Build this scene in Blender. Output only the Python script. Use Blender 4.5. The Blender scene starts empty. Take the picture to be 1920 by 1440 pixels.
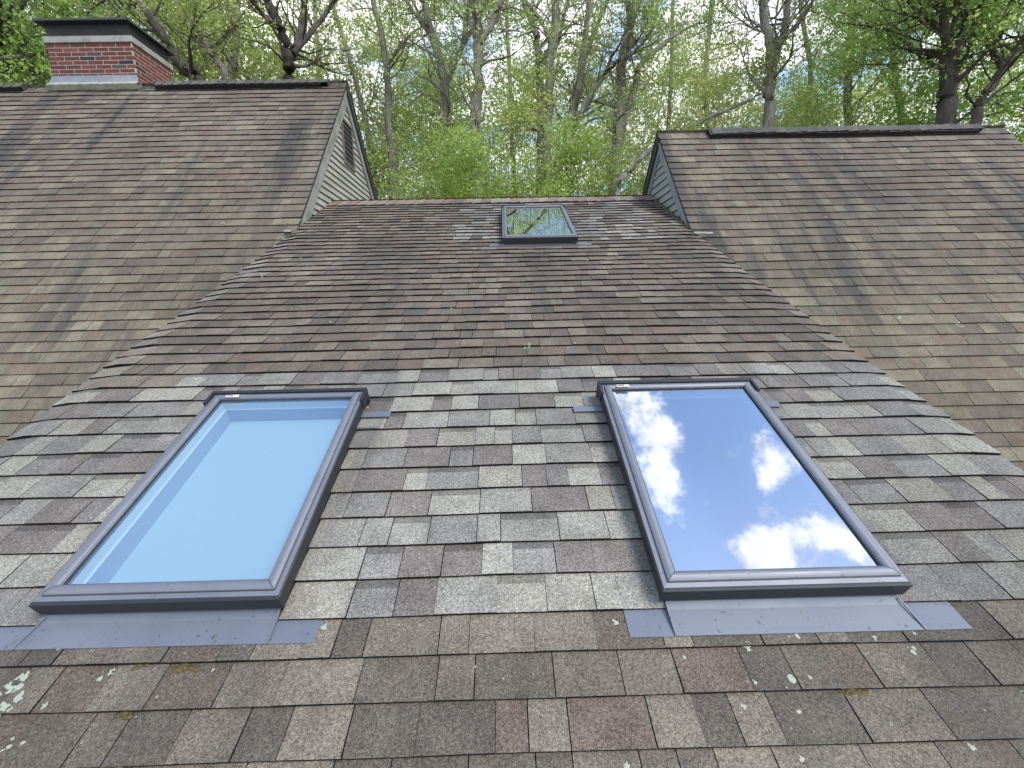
import bpy, math, random
import numpy as np
from mathutils import Vector, noise as mnoise
from mathutils.bvhtree import BVHTree

# ------------------------------------------------------------------ camera, sky, sun
U = 1.57            # metres per layout unit
CZ = 5.2            # camera height above the ground behind the house
FPX = 782.4456
CF = Vector((0.00996309, 0.983779, -0.17910785))
CR = Vector((0.99970976, -0.01372869, -0.01979703))
CU = Vector((0.02193482, 0.17885863, 0.98363024))
sc = bpy.context.scene
C = sc.collection
cam = bpy.data.cameras.new('camera')
camo = bpy.data.objects.new('camera', cam); C.objects.link(camo)
cam.sensor_fit = 'HORIZONTAL'; cam.sensor_width = 36
cam.lens = 36 * FPX / 1920
cam.clip_start = 0.05; cam.clip_end = 2000
from mathutils import Matrix
camo.matrix_world = Matrix(((CR.x, CU.x, -CF.x, 0), (CR.y, CU.y, -CF.y, 0), (CR.z, CU.z, -CF.z, CZ), (0, 0, 0, 1)))
sc.camera = camo
sc.view_settings.view_transform = 'Standard'; sc.view_settings.look = 'None'
sc.view_settings.exposure = 1.2; sc.view_settings.gamma = 1

SUN_EL, SUN_AZ = 52.0, 128.0     # azimuth clockwise from +Y
world = bpy.data.worlds.new('World'); sc.world = world
world.use_nodes = True
wn, wl = world.node_tree.nodes, world.node_tree.links
wn.clear()
def N(t, **k):
    n = wn.new(t)
    for a, b in k.items(): setattr(n, a, b)
    return n
def M2(op, a, b=None, c=None, clamp=False):
    n = N('ShaderNodeMath', operation=op, use_clamp=clamp)
    for i, v in enumerate((a, b, c)):
        if v is None: continue
        if isinstance(v, (int, float)): n.inputs[i].default_value = v
        else: wl.new(v, n.inputs[i])
    return n.outputs[0]
sky = N('ShaderNodeTexSky', sky_type='NISHITA', sun_disc=False)
sky.sun_elevation = math.radians(SUN_EL); sky.sun_rotation = math.radians(SUN_AZ)
sky.air_density = 1.0; sky.dust_density = 0.6; sky.ozone_density = 2.0
geo = N('ShaderNodeTexCoord')
sep = N('ShaderNodeSeparateXYZ'); wl.new(geo.outputs['Generated'], sep.inputs[0])
zc = M2('MAXIMUM', sep.outputs[2], 0.06)
px = M2('DIVIDE', sep.outputs[0], zc); py = M2('DIVIDE', sep.outputs[1], zc)
cp = N('ShaderNodeCombineXYZ'); wl.new(px, cp.inputs[0]); wl.new(py, cp.inputs[1])
nz = N('ShaderNodeTexNoise'); nz.inputs['Scale'].default_value = 9.0; nz.inputs['Detail'].default_value = 12; nz.inputs['Roughness'].default_value = 0.66
wl.new(cp.outputs[0], nz.inputs['Vector'])
nfar = N('ShaderNodeTexNoise'); nfar.inputs['Scale'].default_value = 1.6; nfar.inputs['Detail'].default_value = 8; nfar.inputs['Roughness'].default_value = 0.55
wl.new(cp.outputs[0], nfar.inputs['Vector'])
# clouds high overhead, one by one
BL = [(.28, .46, .06), (.34, .40, .068), (.385, .33, .062), (.365, .26, .056), (.36, .19, .05), (.62, .32, .04), (.665, .27, .056), (.610, .225, .026),
      (.54, .075, .05), (.61, .085, .068), (.69, .110, .046), (.745, .105, .034), (.775, .055, .046), (.55, .02, .05), (.62, -.06, .07), (.4, -.08, .06)]
tot = None
for bx_, by_, br in BL:
    dx = M2('SUBTRACT', px, bx_); dy = M2('SUBTRACT', py, by_)
    d2 = M2('ADD', M2('MULTIPLY', dx, dx), M2('MULTIPLY', dy, dy))
    g = M2('POWER', 2.718, M2('MULTIPLY', d2, -1.0 / (br * br)))
    tot = g if tot is None else M2('ADD', tot, g)
dens = M2('ADD', tot, M2('MULTIPLY', M2('SUBTRACT', nz.outputs['Fac'], 0.5), 3.8))
m1 = N('ShaderNodeMapRange', interpolation_type='SMOOTHSTEP'); wl.new(dens, m1.inputs[0])
m1.inputs[1].default_value = 0.36; m1.inputs[2].default_value = 1.35
near = M2('MULTIPLY', m1.outputs[0], M2('GREATER_THAN', tot, 0.02))
# broken cloud cover lower down
rad = M2('SQRT', M2('ADD', M2('MULTIPLY', px, px), M2('MULTIPLY', py, py)))
mf = N('ShaderNodeMapRange', interpolation_type='SMOOTHSTEP'); wl.new(nfar.outputs['Fac'], mf.inputs[0])
mf.inputs[1].default_value = 0.38; mf.inputs[2].default_value = 0.54
rr = N('ShaderNodeMapRange', interpolation_type='SMOOTHSTEP'); wl.new(rad, rr.inputs[0]); rr.inputs[1].default_value = 1.15; rr.inputs[2].default_value = 1.6
far = M2('MULTIPLY', mf.outputs[0], rr.outputs[0])
cover = M2('MAXIMUM', near, far, clamp=True)
bgs = N('ShaderNodeBackground'); wl.new(sky.outputs[0], bgs.inputs[0]); bgs.inputs[1].default_value = 0.15
bgc = N('ShaderNodeBackground'); bgc.inputs[0].default_value = (0.96, 0.97, 1.0, 1); cs_ = N('ShaderNodeMapRange'); wl.new(nz.outputs['Fac'], cs_.inputs[0]); cs_.inputs[1].default_value = .35; cs_.inputs[2].default_value = .68; cs_.inputs[3].default_value = .5; cs_.inputs[4].default_value = 1.05; wl.new(cs_.outputs[0], bgc.inputs[1])
mx = N('ShaderNodeMixShader'); wl.new(cover, mx.inputs[0]); wl.new(bgs.outputs[0], mx.inputs[1]); wl.new(bgc.outputs[0], mx.inputs[2])
wo = N('ShaderNodeOutputWorld'); wl.new(mx.outputs[0], wo.inputs[0])

sl = bpy.data.lights.new('sun', 'SUN'); slo = bpy.data.objects.new('sun', sl); C.objects.link(slo)
sl.energy = 1.3; sl.angle = math.radians(24); sl.color = (1.0, 0.95, 0.88)
el, az = math.radians(SUN_EL), math.radians(SUN_AZ)
sd = Vector((math.sin(az) * math.cos(el), math.cos(az) * math.cos(el), math.sin(el)))
slo.rotation_euler = sd.to_track_quat('Z', 'Y').to_euler()

# ------------------------------------------------------------------ helpers
CAM = Vector((0, 0, CZ))
def W(x, y, z): return Vector((x * U, y * U, z * U + CZ))
def srgb(r, g, b, k=1.0):
    f = lambda c: (c / 255 / 12.92 if c <= 10 else ((c / 255 + .055) / 1.055) ** 2.4) * k
    return (f(r), f(g), f(b))
def at(x, y, Y):
    """photo pixel -> world point at distance Y (metres) in front of the camera"""
    d = CF * FPX + CR * (x - 960) + CU * (720 - y)
    return CAM + d * (Y / d.y)

class MB:
    def __init__(s): s.v = []; s.f = []; s.c = []; s.m = []; s.uv = []
    def face(s, pts, col=None, mat=0, uv=None):
        i = len(s.v); s.v += [tuple(p) for p in pts]; s.f.append(tuple(range(i, i + len(pts))))
        s.c.append(col); s.m.append(mat); s.uv.append(uv)
    def hexa(s, p, col=None, mat=0, skip=()):
        """p: 8 points, bottom 0-3 ccw, top 4-7 ccw"""
        i = len(s.v); s.v += [tuple(q) for q in p]
        for k, f in enumerate(((3, 2, 1, 0), (4, 5, 6, 7), (0, 1, 5, 4), (1, 2, 6, 5), (2, 3, 7, 6), (3, 0, 4, 7))):
            if k in skip: continue
            s.f.append(tuple(i + j for j in f)); s.c.append(col); s.m.append(mat); s.uv.append(None)
    def box(s, x0, x1, y0, y1, z0, z1, T=None, col=None, mat=0):
        p = [(x0, y0, z0), (x1, y0, z0), (x1, y1, z0), (x0, y1, z0), (x0, y0, z1), (x1, y0, z1), (x1, y1, z1), (x0, y1, z1)]
        if T: p = [T(*q) for q in p]
        s.hexa(p, col, mat)
    def prism(s, poly, T0, T1, col=None, mat=0):
        """poly 2D list; T0,T1 map 2D to the two 3D sides"""
        a = [T0(*p) for p in poly]; b = [T1(*p) for p in poly]
        s.face(a, col, mat); s.face(b[::-1], col, mat)
        n = len(poly)
        for i in range(n):
            j = (i + 1) % n
            s.face([a[i], b[i], b[j], a[j]], col, mat)
    def build(s, name, mats, parent=None, smooth=False, origin=None):
        me = bpy.data.meshes.new(name)
        o = origin or Vector((0, 0, 0))
        me.from_pydata([tuple(Vector(v) - o) for v in s.v], [], s.f)
        mats = mats if isinstance(mats, (list, tuple)) else [mats]
        for m in mats: me.materials.append(m)
        me.polygons.foreach_set('material_index', s.m)
        if any(c is not None for c in s.c):
            ca = me.color_attributes.new('Col', 'FLOAT_COLOR', 'CORNER')
            buf = []
            for f, c in zip(s.f, s.c):
                c = c or (.5, .5, .5); buf += [c[0], c[1], c[2], 1.0] * len(f)
            ca.data.foreach_set('color', buf)
        if smooth: me.polygons.foreach_set('use_smooth', [True] * len(s.f))
        me.update()
        ob = bpy.data.objects.new(name, me); C.objects.link(ob)
        ob.location = o
        if parent is not None:
            ob.parent = parent; ob.location = o - base_of(parent)
        return ob
def base_of(o):
    l = Vector((0, 0, 0))
    while o is not None: l += o.location; o = o.parent
    return l
def empty(name, loc, parent=None):
    o = bpy.data.objects.new(name, None); C.objects.link(o); o.empty_display_size = .2
    loc = Vector(loc)
    if parent is not None: o.parent = parent; o.location = loc - base_of(parent)
    else: o.location = loc
    return o
def tag(o, label=None, cat=None, group=None, kind=None):
    if label: o['label'] = label
    if cat: o['category'] = cat
    if group: o['group'] = group
    if kind: o['kind'] = kind
    return o
def bevel(o, w, seg=2, ang=40):
    m = o.modifiers.new('bevel', 'BEVEL'); m.width = w; m.segments = seg; m.limit_method = 'ANGLE'; m.angle_limit = math.radians(ang)
    return o

# ------------------------------------------------------------------ materials
def mat(name, col=(.5, .5, .5), rough=.6, metal=0., spec=.5, attr=False):
    m = bpy.data.materials.new(name); m.use_nodes = True
    nt = m.node_tree; b = nt.nodes['Principled BSDF']
    b.inputs['Base Color'].default_value = (*col, 1); b.inputs['Roughness'].default_value = rough
    b.inputs['Metallic'].default_value = metal; b.inputs['Specular IOR Level'].default_value = spec
    return m
class NB:
    def __init__(s, m): s.nt = m.node_tree; s.b = s.nt.nodes.get('Principled BSDF'); s.tc = s.nt.nodes.new('ShaderNodeTexCoord')
    def n(s, t, **k):
        n = s.nt.nodes.new(t)
        for a, b in k.items(): setattr(n, a, b)
        return n
    def l(s, a, b): s.nt.links.new(a, b)
    def noise(s, scale, detail=2, rough=.5, vec=None, stretch=None):
        n = s.n('ShaderNodeTexNoise'); n.inputs['Scale'].default_value = scale; n.inputs['Detail'].default_value = detail; n.inputs['Roughness'].default_value = rough
        v = vec or s.tc.outputs['Object']
        if stretch:
            mp = s.n('ShaderNodeMapping'); mp.inputs['Scale'].default_value = stretch; s.l(v, mp.inputs[0]); v = mp.outputs[0]
        s.l(v, n.inputs['Vector']); return n.outputs['Fac']
    def mr(s, v, a, b, c, d, smooth=False):
        n = s.n('ShaderNodeMapRange'); s.l(v, n.inputs[0])
        if smooth: n.interpolation_type = 'SMOOTHSTEP'
        for i, x in enumerate((a, b, c, d)): n.inputs[i + 1].default_value = x
        return n.outputs[0]
    def mul(s, a, b):
        n = s.n('ShaderNodeMath', operation='MULTIPLY')
        for i, v in enumerate((a, b)):
            if isinstance(v, (int, float)): n.inputs[i].default_value = v
            else: s.l(v, n.inputs[i])
        return n.outputs[0]
    def mix(s, fac, a, b, mode='MIX'):
        n = s.n('ShaderNodeMix', data_type='RGBA', blend_type=mode)
        for i, v in ((0, fac), (6, a), (7, b)):
            if isinstance(v, (int, float)): n.inputs[i].default_value = v
            elif isinstance(v, tuple): n.inputs[i].default_value = (*v, 1)
            else: s.l(v, n.inputs[i])
        return n.outputs[2]
    def scale(s, col, f):
        n = s.n('ShaderNodeVectorMath', operation='SCALE'); s.l(col, n.inputs[0]); s.l(f, n.inputs['Scale']); return n.outputs[0]
    def bump(s, h, strength, dist):
        n = s.n('ShaderNodeBump'); n.inputs['Strength'].default_value = strength; n.inputs['Distance'].default_value = dist
        s.l(h, n.inputs['Height']); s.l(n.outputs[0], s.b.inputs['Normal'])

def shingle_mat(name, streak=0.0, streakscale=(1.6, .22, .22), tint=(1, 1, 1)):
    m = mat(name, rough=.92, spec=.25); q = NB(m)
    a = q.n('ShaderNodeAttribute'); a.attribute_name = 'Col'
    g = q.noise(330, 2, .6); g2 = q.noise(120, 3, .7); g3 = q.noise(9, 4, .6); g4 = q.noise(1.1, 3, .5)
    c = a.outputs['Color']
    c = q.scale(c, q.mr(g, .32, .68, .45, 1.6))
    c = q.scale(c, q.mr(g2, .32, .68, .58, 1.42))
    c = q.scale(c, q.mr(g3, .3, .7, .80, 1.20))
    c = q.scale(c, q.mr(g4, .3, .7, .84, 1.16))
    if streak:
        st = q.noise(1.0, 4, .6, stretch=streakscale)
        st2 = q.noise(1.0, 2, .5, stretch=(.6, .5, .5))
        f = q.mul(q.mr(st, .475, .64, 0, 1, True), q.mr(st2, .40, .56, .25, 1, True))
        c = q.mix(q.mul(q.mul(f, q.mr(g3, .3, .7, .45, 1.15)), streak), c, (.05, .05, .047))
    bl = q.mul(q.mr(q.noise(16, 5, .75), .63, .69, 0, 1, True), q.mr(q.noise(1.7, 2, .5), .48, .6, 0, 1, True))
    c = q.mix(q.mul(bl, .6), c, (.035, .033, .03))
    # small black and pale granule specks
    v = q.n('ShaderNodeTexVoronoi'); v.inputs['Scale'].default_value = 75; q.l(q.tc.outputs['Object'], v.inputs['Vector'])
    sp = q.mr(v.outputs['Distance'], .10, .16, 1, 0)
    c = q.mix(q.mul(sp, .16), c, (.36, .35, .31))
    q.l(c, q.b.inputs['Base Color'])
    q.bump(g, .5, .0025)
    return m
M = {}
M['sh_mid'] = shingle_mat('centre_shingles', .50, (2.6, .3, .3))
M['sh_side'] = shingle_mat('side_shingles', .88, (3.4, .24, .24))
M['deck'] = mat('deck', (.03, .028, .026), .9)

def painted(name, c1, c2, sc_=3.0, stretch=(1, 1, 1), rough=.6):
    m = mat(name, c1, rough); q = NB(m)
    n1 = q.noise(sc_, 6, .65, stretch=stretch); n2 = q.noise(60, 3, .6, stretch=stretch)
    c = q.mix(q.mr(n1, .42, .68, 0, 1, True), c1, c2)
    c = q.scale(c, q.mr(n2, .3, .7, .86, 1.1))
    q.l(c, q.b.inputs['Base Color']); q.bump(n2, .3, .002)
    return m
M['clap_warm'] = painted('clapboard_warm', (.36, .355, .30), (.27, .27, .225), 2.5, (1, .7, 3))
M['clap_cool'] = painted('clapboard_cool', (.33, .36, .345), (.25, .28, .27), 2.5, (1, .7, 3))
M['board_warm'] = painted('board_warm', (.28, .295, .26), (.17, .185, .165), 4, (1, 1.6, 1.6))
M['board_cool'] = painted('board_cool', (.27, .31, .32), (.19, .225, .235), 4, (1, 1.6, 1.6))
M['louver'] = painted('louver_wood', (.16, .14, .12), (.09, .085, .08), 12)
M['dark'] = mat('dark_void', (.008, .008, .009), .9)
M['trim'] = mat('drip_edge', (.05, .048, .046), .6)

def metal(name, col, rough, metalness=.35, dirt=.3, spec=.5):
    m = mat(name, col, rough, metalness, spec); q = NB(m)
    n1 = q.noise(5, 5, .6); n2 = q.noise(45, 4, .7)
    d = q.mul(q.mr(n2, .60, .70, 0, 1, True), dirt)
    c = q.mix(d, q.mix(q.mr(n1, .3, .7, 0, 1), tuple(x * .92 for x in col), tuple(min(1, x * 1.08) for x in col)), (.07, .065, .06))
    q.l(c, q.b.inputs['Base Color'])
    q.l(q.mr(n1, .3, .7, rough * .85, rough * 1.2), q.b.inputs['Roughness'])
    return m
M['clad'] = metal('grey_cladding', (.19, .20, .225), .50, .35, .5)
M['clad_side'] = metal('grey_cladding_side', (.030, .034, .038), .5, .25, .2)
M['apron'] = metal('apron_flashing', (.150, .170, .205), .50, .10, .9, .35)
M['lead'] = painted('lead_flashing', (.19, .21, .25), (.27, .285, .29), 5, (1, 1, 1), .55)
M['lead_edge'] = painted('lead_edge', (.34, .36, .27), (.24, .25, .20), 9, (1, 1, 1), .7)
M['white'] = mat('white_sash', (.78, .80, .82), .5)
M['shaft'] = mat('shaded_shaft_wall', (.50, .54, .66), .8)  # white wall toned bluish grey, the shaft's shade put into its colour
M['shade'] = mat('pleated_shade', (.60, .70, .74), .8)
M['room'] = mat('room_below', (.55, .60, .68), .9)
M['sticker'] = mat('sticker', (.8, .78, .76), .5)
M['stickerred'] = mat('sticker_red', (.25, .06, .05), .5)
M['flat_black'] = mat('black_gasket_and_shade', (.012, .012, .014), .5)  # pane seal, mitre lines and the painted shadow strip beside the sash
M['plastic'] = mat('ridge_vent_black', (.012, .012, .012), .7)
M['moss'] = painted('moss', (.10, .075, .012), (.05, .05, .012), 40)
M['lichen'] = painted('lichen', (.36, .40, .31), (.24, .28, .21), 60)
M['caulk'] = mat('white_caulk', (.7, .7, .68), .5)

def glass_mat(name, refl, tint):
    m = bpy.data.materials.new(name); m.use_nodes = True; nt = m.node_tree; nt.nodes.clear(); q = NB(m)
    gl = q.n('ShaderNodeBsdfGlossy'); gl.inputs['Roughness'].default_value = 0.0; gl.inputs['Color'].default_value = (.93, .97, 1, 1)
    tr = q.n('ShaderNodeBsdfTransparent'); tr.inputs['Color'].default_value = (*tint, 1)
    fr = q.n('ShaderNodeFresnel'); fr.inputs[0].default_value = 1.5
    f = q.mr(fr.outputs[0], 0, 1, refl, 1)
    di = q.n('ShaderNodeBsdfDiffuse'); di.inputs[0].default_value = (.6, .6, .58, 1)
    mxx = q.n('ShaderNodeMixShader'); q.l(f, mxx.inputs[0]); q.l(tr.outputs[0], mxx.inputs[1]); q.l(gl.outputs[0], mxx.inputs[2])
    v = q.n('ShaderNodeTexVoronoi'); v.inputs['Scale'].default_value = 14; q.l(q.tc.outputs['Object'], v.inputs['Vector'])
    sp = q.mul(q.mr(v.outputs['Distance'], .02, .045, 1, 0), q.mr(q.noise(4, 2), .5, .56, 0, 1))
    m2 = q.n('ShaderNodeMixShader'); q.l(q.mul(sp, .8), m2.inputs[0]); q.l(mxx.outputs[0], m2.inputs[1]); q.l(di.outputs[0], m2.inputs[2])
    o = q.n('ShaderNodeOutputMaterial'); q.l(m2.outputs[0], o.inputs[0]); return m
M['glass_l'] = glass_mat('skylight_glass_pale', .30, (.82, .95, 1.0))
M['glass_r'] = glass_mat('skylight_glass_mirror', .56, (.66, .82, .95))
M['glass_t'] = glass_mat('skylight_glass_top', .88, (.3, .4, .45))

def brick_mat():
    m = mat('brick', rough=.85, spec=.3); q = NB(m); a = q.n('ShaderNodeAttribute'); a.attribute_name = 'Col'
    c = q.scale(a.outputs['Color'], q.mr(q.noise(40, 4, .7), .3, .7, .75, 1.2)); q.l(c, q.b.inputs['Base Color']); q.bump(q.noise(90, 3), .4, .004); return m
M['brick'] = brick_mat()
M['mortar'] = painted('mortar', (.42, .37, .31), (.33, .29, .25), 30)
M['crown'] = painted('crown_stone', (.32, .32, .28), (.20, .205, .185), 7)
M['flue'] = painted('flue_tile', (.55, .40, .35), (.42, .3, .26), 8)
M['capmetal'] = metal('cap_metal', (.045, .06, .055), .5, .3, .2)
def screen_mat():
    m = mat('mesh_screen', (.03, .028, .028), .6); q = NB(m)
    w = []
    for ang in (33, -33):
        mp = q.n('ShaderNodeMapping'); mp.inputs['Rotation'].default_value = (0, math.radians(ang), math.radians(ang))
        q.l(q.tc.outputs['Object'], mp.inputs[0])
        wv = q.n('ShaderNodeTexWave', wave_type='BANDS', bands_direction='Z'); wv.inputs['Scale'].default_value = 14; q.l(mp.outputs[0], wv.inputs[0]); w.append(q.mr(wv.outputs['Fac'], .60, .66, 0, 1))
    mn = q.n('ShaderNodeMath', operation='MAXIMUM'); q.l(w[0], mn.inputs[0]); q.l(w[1], mn.inputs[1])
    q.l(q.mr(mn.outputs[0], 0, 1, .18, .95), q.b.inputs['Alpha']); return m
M['screen'] = screen_mat()

# ------------------------------------------------------------------ roof geometry
A = math.radians(26.57); B = math.radians(49.7789)
ca, sa, cb, sb = math.cos(A), math.sin(A), math.cos(B), math.sin(B)
XL, XR = -1.4882, 1.2915
S_RIDGE = 4.319
def CP(x, s, t=0.): return W(x, s * ca - t * sa, -1 + s * sa + t * ca)           # centre roof
JL = (3.5049 * ca, -1 + 3.5049 * sa)
def SP(x, s, t=0.): return W(x, JL[0] + s * cb - t * sb, JL[1] + s * sb + t * cb)  # steep side roofs
S_LR = (2.1448 - JL[1]) / sb
JR = (3.3313 * ca, -1 + 3.3313 * sa)
S_RR_plane = None
def SPR(x, s, t=0.): return W(x, JR[0] + s * cb - t * sb, JR[1] + s * sb + t * cb)
S_RR = (1.3867 - JR[1]) / sb
def interp(tab, v):
    if v <= tab[0][0]: return tab[0][1]
    for (a0, b0), (a1, b1) in zip(tab, tab[1:]):
        if v <= a1: return b0 + (b1 - b0) * (v - a0) / (a1 - a0)
    return tab[-1][1]
TL = [(0, -1.575), (1.45, -1.563), (1.7, -1.560), (1.88, -1.566), (2.12, -1.547), (2.68, -1.525), (3.45, -1.505), (3.52, XL), (9, XL)]
TR = [(0, 1.425), (1.19, 1.41), (1.39, 1.405), (1.7, 1.372), (2.17, 1.355), (2.61, 1.32), (3.30, 1.29), (3.36, XR), (9, XR)]
xl = lambda s: interp(TL, s)
xr = lambda s: interp(TR, s)
def warp_c(x, s):
    """slow sag of the deck, and the drooping verge shingles"""
    t = .007 * mnoise.noise(Vector((x * 1.1, s * .9, 3.1))) + .0014 * mnoise.noise(Vector((x * 4.2, s * 3.1, 7.7)))
    if s < 3.5:
        e = max(0, xl(s) + .11 - x); t -= 1.2 * e * e
        e = max(0, x - (xr(s) - .09)); t -= 1.0 * e * e
    return t
def warp_s(x, s): return .008 * mnoise.noise(Vector((x * .9, s * 1.1, 13.1))) + .0014 * mnoise.noise(Vector((x * 4, s * 3, 1.7)))

def shingles(mb, P, warp, edges, xa, xb, pick, rng, holes=(), wmin=.052, wmax=.145, h=(.0088, .0108), gapp=.72, thickfac=1.0):
    """edges: butt line positions going up; P(x,s,t) the roof plane"""
    for i, (s0, s1) in enumerate(zip(edges, edges[1:])):
        ex = s1 - s0; top = s1 + ex * .28
        spans = []; a, b = xa(s0 + ex * .5), xb(s0 + ex * .5)
        cur = [(a, b)]
        for hx0, hx1, hs0, hs1 in holes:
            if s1 - .004 > hs0 and s0 < hs1 - ex * .35:
                nxt = []
                for c0, c1 in cur:
                    if hx0 > c0: nxt.append((c0, min(c1, hx0)))
                    if hx1 < c1: nxt.append((max(c0, hx1), c1))
                cur = [q for q in nxt if q[1] - q[0] > .01]
        ph = rng.random() * 10
        for c0, c1 in cur:
            x = c0; thick = rng.random() < .5
            while x < c1 - 1e-4:
                w = rng.uniform(wmin, wmax)
                if x - c0 < 1e-6 and c0 == a: w = rng.uniform(.09, .14)
                x1 = min(c1, x + w)
                if c1 - x1 < .035: x1 = c1
                thick = not thick if rng.random() < .8 else thick
                col, band = pick(.5 * (x + x1), s0, thick, rng)
                hb = (h[1] if thick else h[0]) * rng.uniform(.96, 1.04) * thickfac 
                g = .0020 if rng.random() < gapp else 0.0
                js = .0010 * mnoise.noise(Vector((x * 3 + ph, s0 * 9, 0))) * 2
                js2 = .0010 * mnoise.noise(Vector((x1 * 3 + ph, s0 * 9, 0))) * 2
                lift = 0; lf_ = lambda xx: .0035 * max(0, mnoise.noise(Vector((xx * 2.3 + ph, s0 * 11, 4))))
                xa0 = xa(s0) if (c0 == a and x == c0) else x + g * .5
                xa1 = xa(top) if (c0 == a and x == c0) else x + g * .5
                xb0 = xb(s0) if (c1 == b and x1 == c1) else x1 - g * .5
                xb1 = xb(top) if (c1 == b and x1 == c1) else x1 - g * .5
                def pt(xx, ss, t): return P(xx, ss, t + warp(xx, ss))
                nx = 1 if (xb0 - xa0) < .13 else 2
                for k in range(nx):
                    u0 = xa0 + (xb0 - xa0) * k / nx; u1 = xa0 + (xb0 - xa0) * (k + 1) / nx
                    v0 = xa1 + (xb1 - xa1) * k / nx; v1 = xa1 + (xb1 - xa1) * (k + 1) / nx
                    j0 = js + (js2 - js) * k / nx; j1 = js + (js2 - js) * (k + 1) / nx
                    bl, br = pt(u0, s0 + j0, hb + lf_(u0)), pt(u1, s0 + j1, hb + lf_(u1))
                    tl_, tr_ = pt(v0, top, .0006), pt(v1, top, .0006)
                    dl, dr = pt(u0, s0 + j0, -.002), pt(u1, s0 + j1, -.002)
                    el_, er_ = pt(v0, top, -.002), pt(v1, top, -.002)
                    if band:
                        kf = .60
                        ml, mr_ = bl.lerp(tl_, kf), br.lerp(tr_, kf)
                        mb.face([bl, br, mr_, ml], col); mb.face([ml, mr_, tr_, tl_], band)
                    else: mb.face([bl, br, tr_, tl_], col)
                    dk = (.010, .009, .009); sc_ = tuple(c * .5 for c in col)  # black cut edges, deepened further to stand in for shade under the butts
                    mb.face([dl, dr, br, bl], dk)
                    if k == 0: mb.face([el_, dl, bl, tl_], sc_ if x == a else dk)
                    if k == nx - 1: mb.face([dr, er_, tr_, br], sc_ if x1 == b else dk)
                x = x1

K = .60
NEW = [(srgb(168, 168, 160, K), 3), (srgb(150, 150, 148, K), 4), (srgb(136, 134, 136, K), 3), (srgb(124, 121, 126, K), 2.2), (srgb(122, 113, 113, K), 3), (srgb(160, 157, 146, K), 2)]
OLD = [(srgb(131, 121, 114, K), 4), (srgb(118, 110, 106, K), 4), (srgb(144, 134, 123, K), 2.6), (srgb(132, 108, 101, K), 1.7), (srgb(107, 101, 98, K), 3), (srgb(150, 145, 131, K), 1.2), (srgb(140, 116, 104, K), .8)]
LOW = [(srgb(122, 115, 107, K), 4), (srgb(109, 104, 98, K), 4), (srgb(138, 131, 120, K), 3), (srgb(126, 105, 98, K), 1.6), (srgb(99, 95, 91, K), 2), (srgb(114, 99, 92, K), 1.4)]
SIDE = [(srgb(134, 128, 116, K), 5), (srgb(124, 119, 110, K), 5), (srgb(147, 143, 127, K), 2.6), (srgb(131, 113, 104, K), 1.7), (srgb(116, 109, 103, K), 3), (srgb(138, 119, 108, K), .8)]
def mute(tab, f=.5, g=.72):
    '''granule blends measured from colour chips: pull each toward the blend's mean'''
    t = sum(w for _, w in tab); mean = [sum(c[i] * w for c, w in tab) / t for i in range(3)]
    out = []
    for c, w in tab:
        l, ml = sum(c) / 3, sum(mean) / 3
        out.append((tuple(max(.01, (ml + (l - ml) * g) * (mean[i] / ml) + (c[i] - l * mean[i] / ml) * f) for i in range(3)), w))
    return out
def wpick(tab, rng):
    t = sum(w for _, w in tab); r = rng.random() * t
    for c, w in tab:
        r -= w
        if r <= 0: break
    k = rng.uniform(.93, 1.07); return tuple(x * k for x in c)
def warm(tab, t): return [(tuple(v * k for v, k in zip(c, t)), w) for c, w in tab]
NEW = warm(mute(NEW, .40, .70), (1.21, 1.18, 1.05)); OLD = warm(mute(OLD, .38, .72), (1.04, 1.045, .93)); LOW = warm(mute(LOW, .38, .75), (1.13, 1.12, 1.01)); SIDE = warm(mute(SIDE, .5, .72), (1.08, 1.06, .96))
def pick_c(x, s, thick, rng):
    lo, hi = .845, 1.730
    if x < -1.19: hi = 1.655
    if lo <= s < hi - .002:
        c = wpick(NEW, rng); band = None
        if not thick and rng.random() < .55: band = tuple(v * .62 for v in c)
        return c, band
    if s < lo: return wpick(LOW, rng), None
    near_top = -.36 < x < 1.12 and 3.10 < s < 4.12
    if near_top and rng.random() < .62: return tuple(v * .98 for v in wpick(NEW, rng)), None
    c = wpick(OLD, rng)
    if x < xl(s) + .12 and rng.random() < .8: c = wpick([(srgb(158, 144, 128, K), 1), (srgb(163, 155, 136, K), 1), (srgb(150, 140, 128, K), 1)], rng)
    if x > xr(s) - .10 and rng.random() < .5: c = wpick([(srgb(155, 140, 124, K), 1), (srgb(158, 150, 136, K), 1)], rng)
    k = 1.0 + .10 * mnoise.noise(Vector((x * 1.6, s * .35, 5.0)))
    return tuple(v * k for v in c), None
def pick_s(x, s, thick, rng):
    c = wpick(SIDE, rng); k = 1 + .12 * mnoise.noise(Vector((x * 1.3, s * .5, 9)))
    # warmer and pinker up the slope, olive lower down
    f = min(1, max(0, (s + .6) / 2.2))
    c = (c[0] * k * (1 + .03 * f), c[1] * k * (1 - .025 * f), c[2] * k * (1 + .05 * f - .03))
    return c, None

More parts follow.
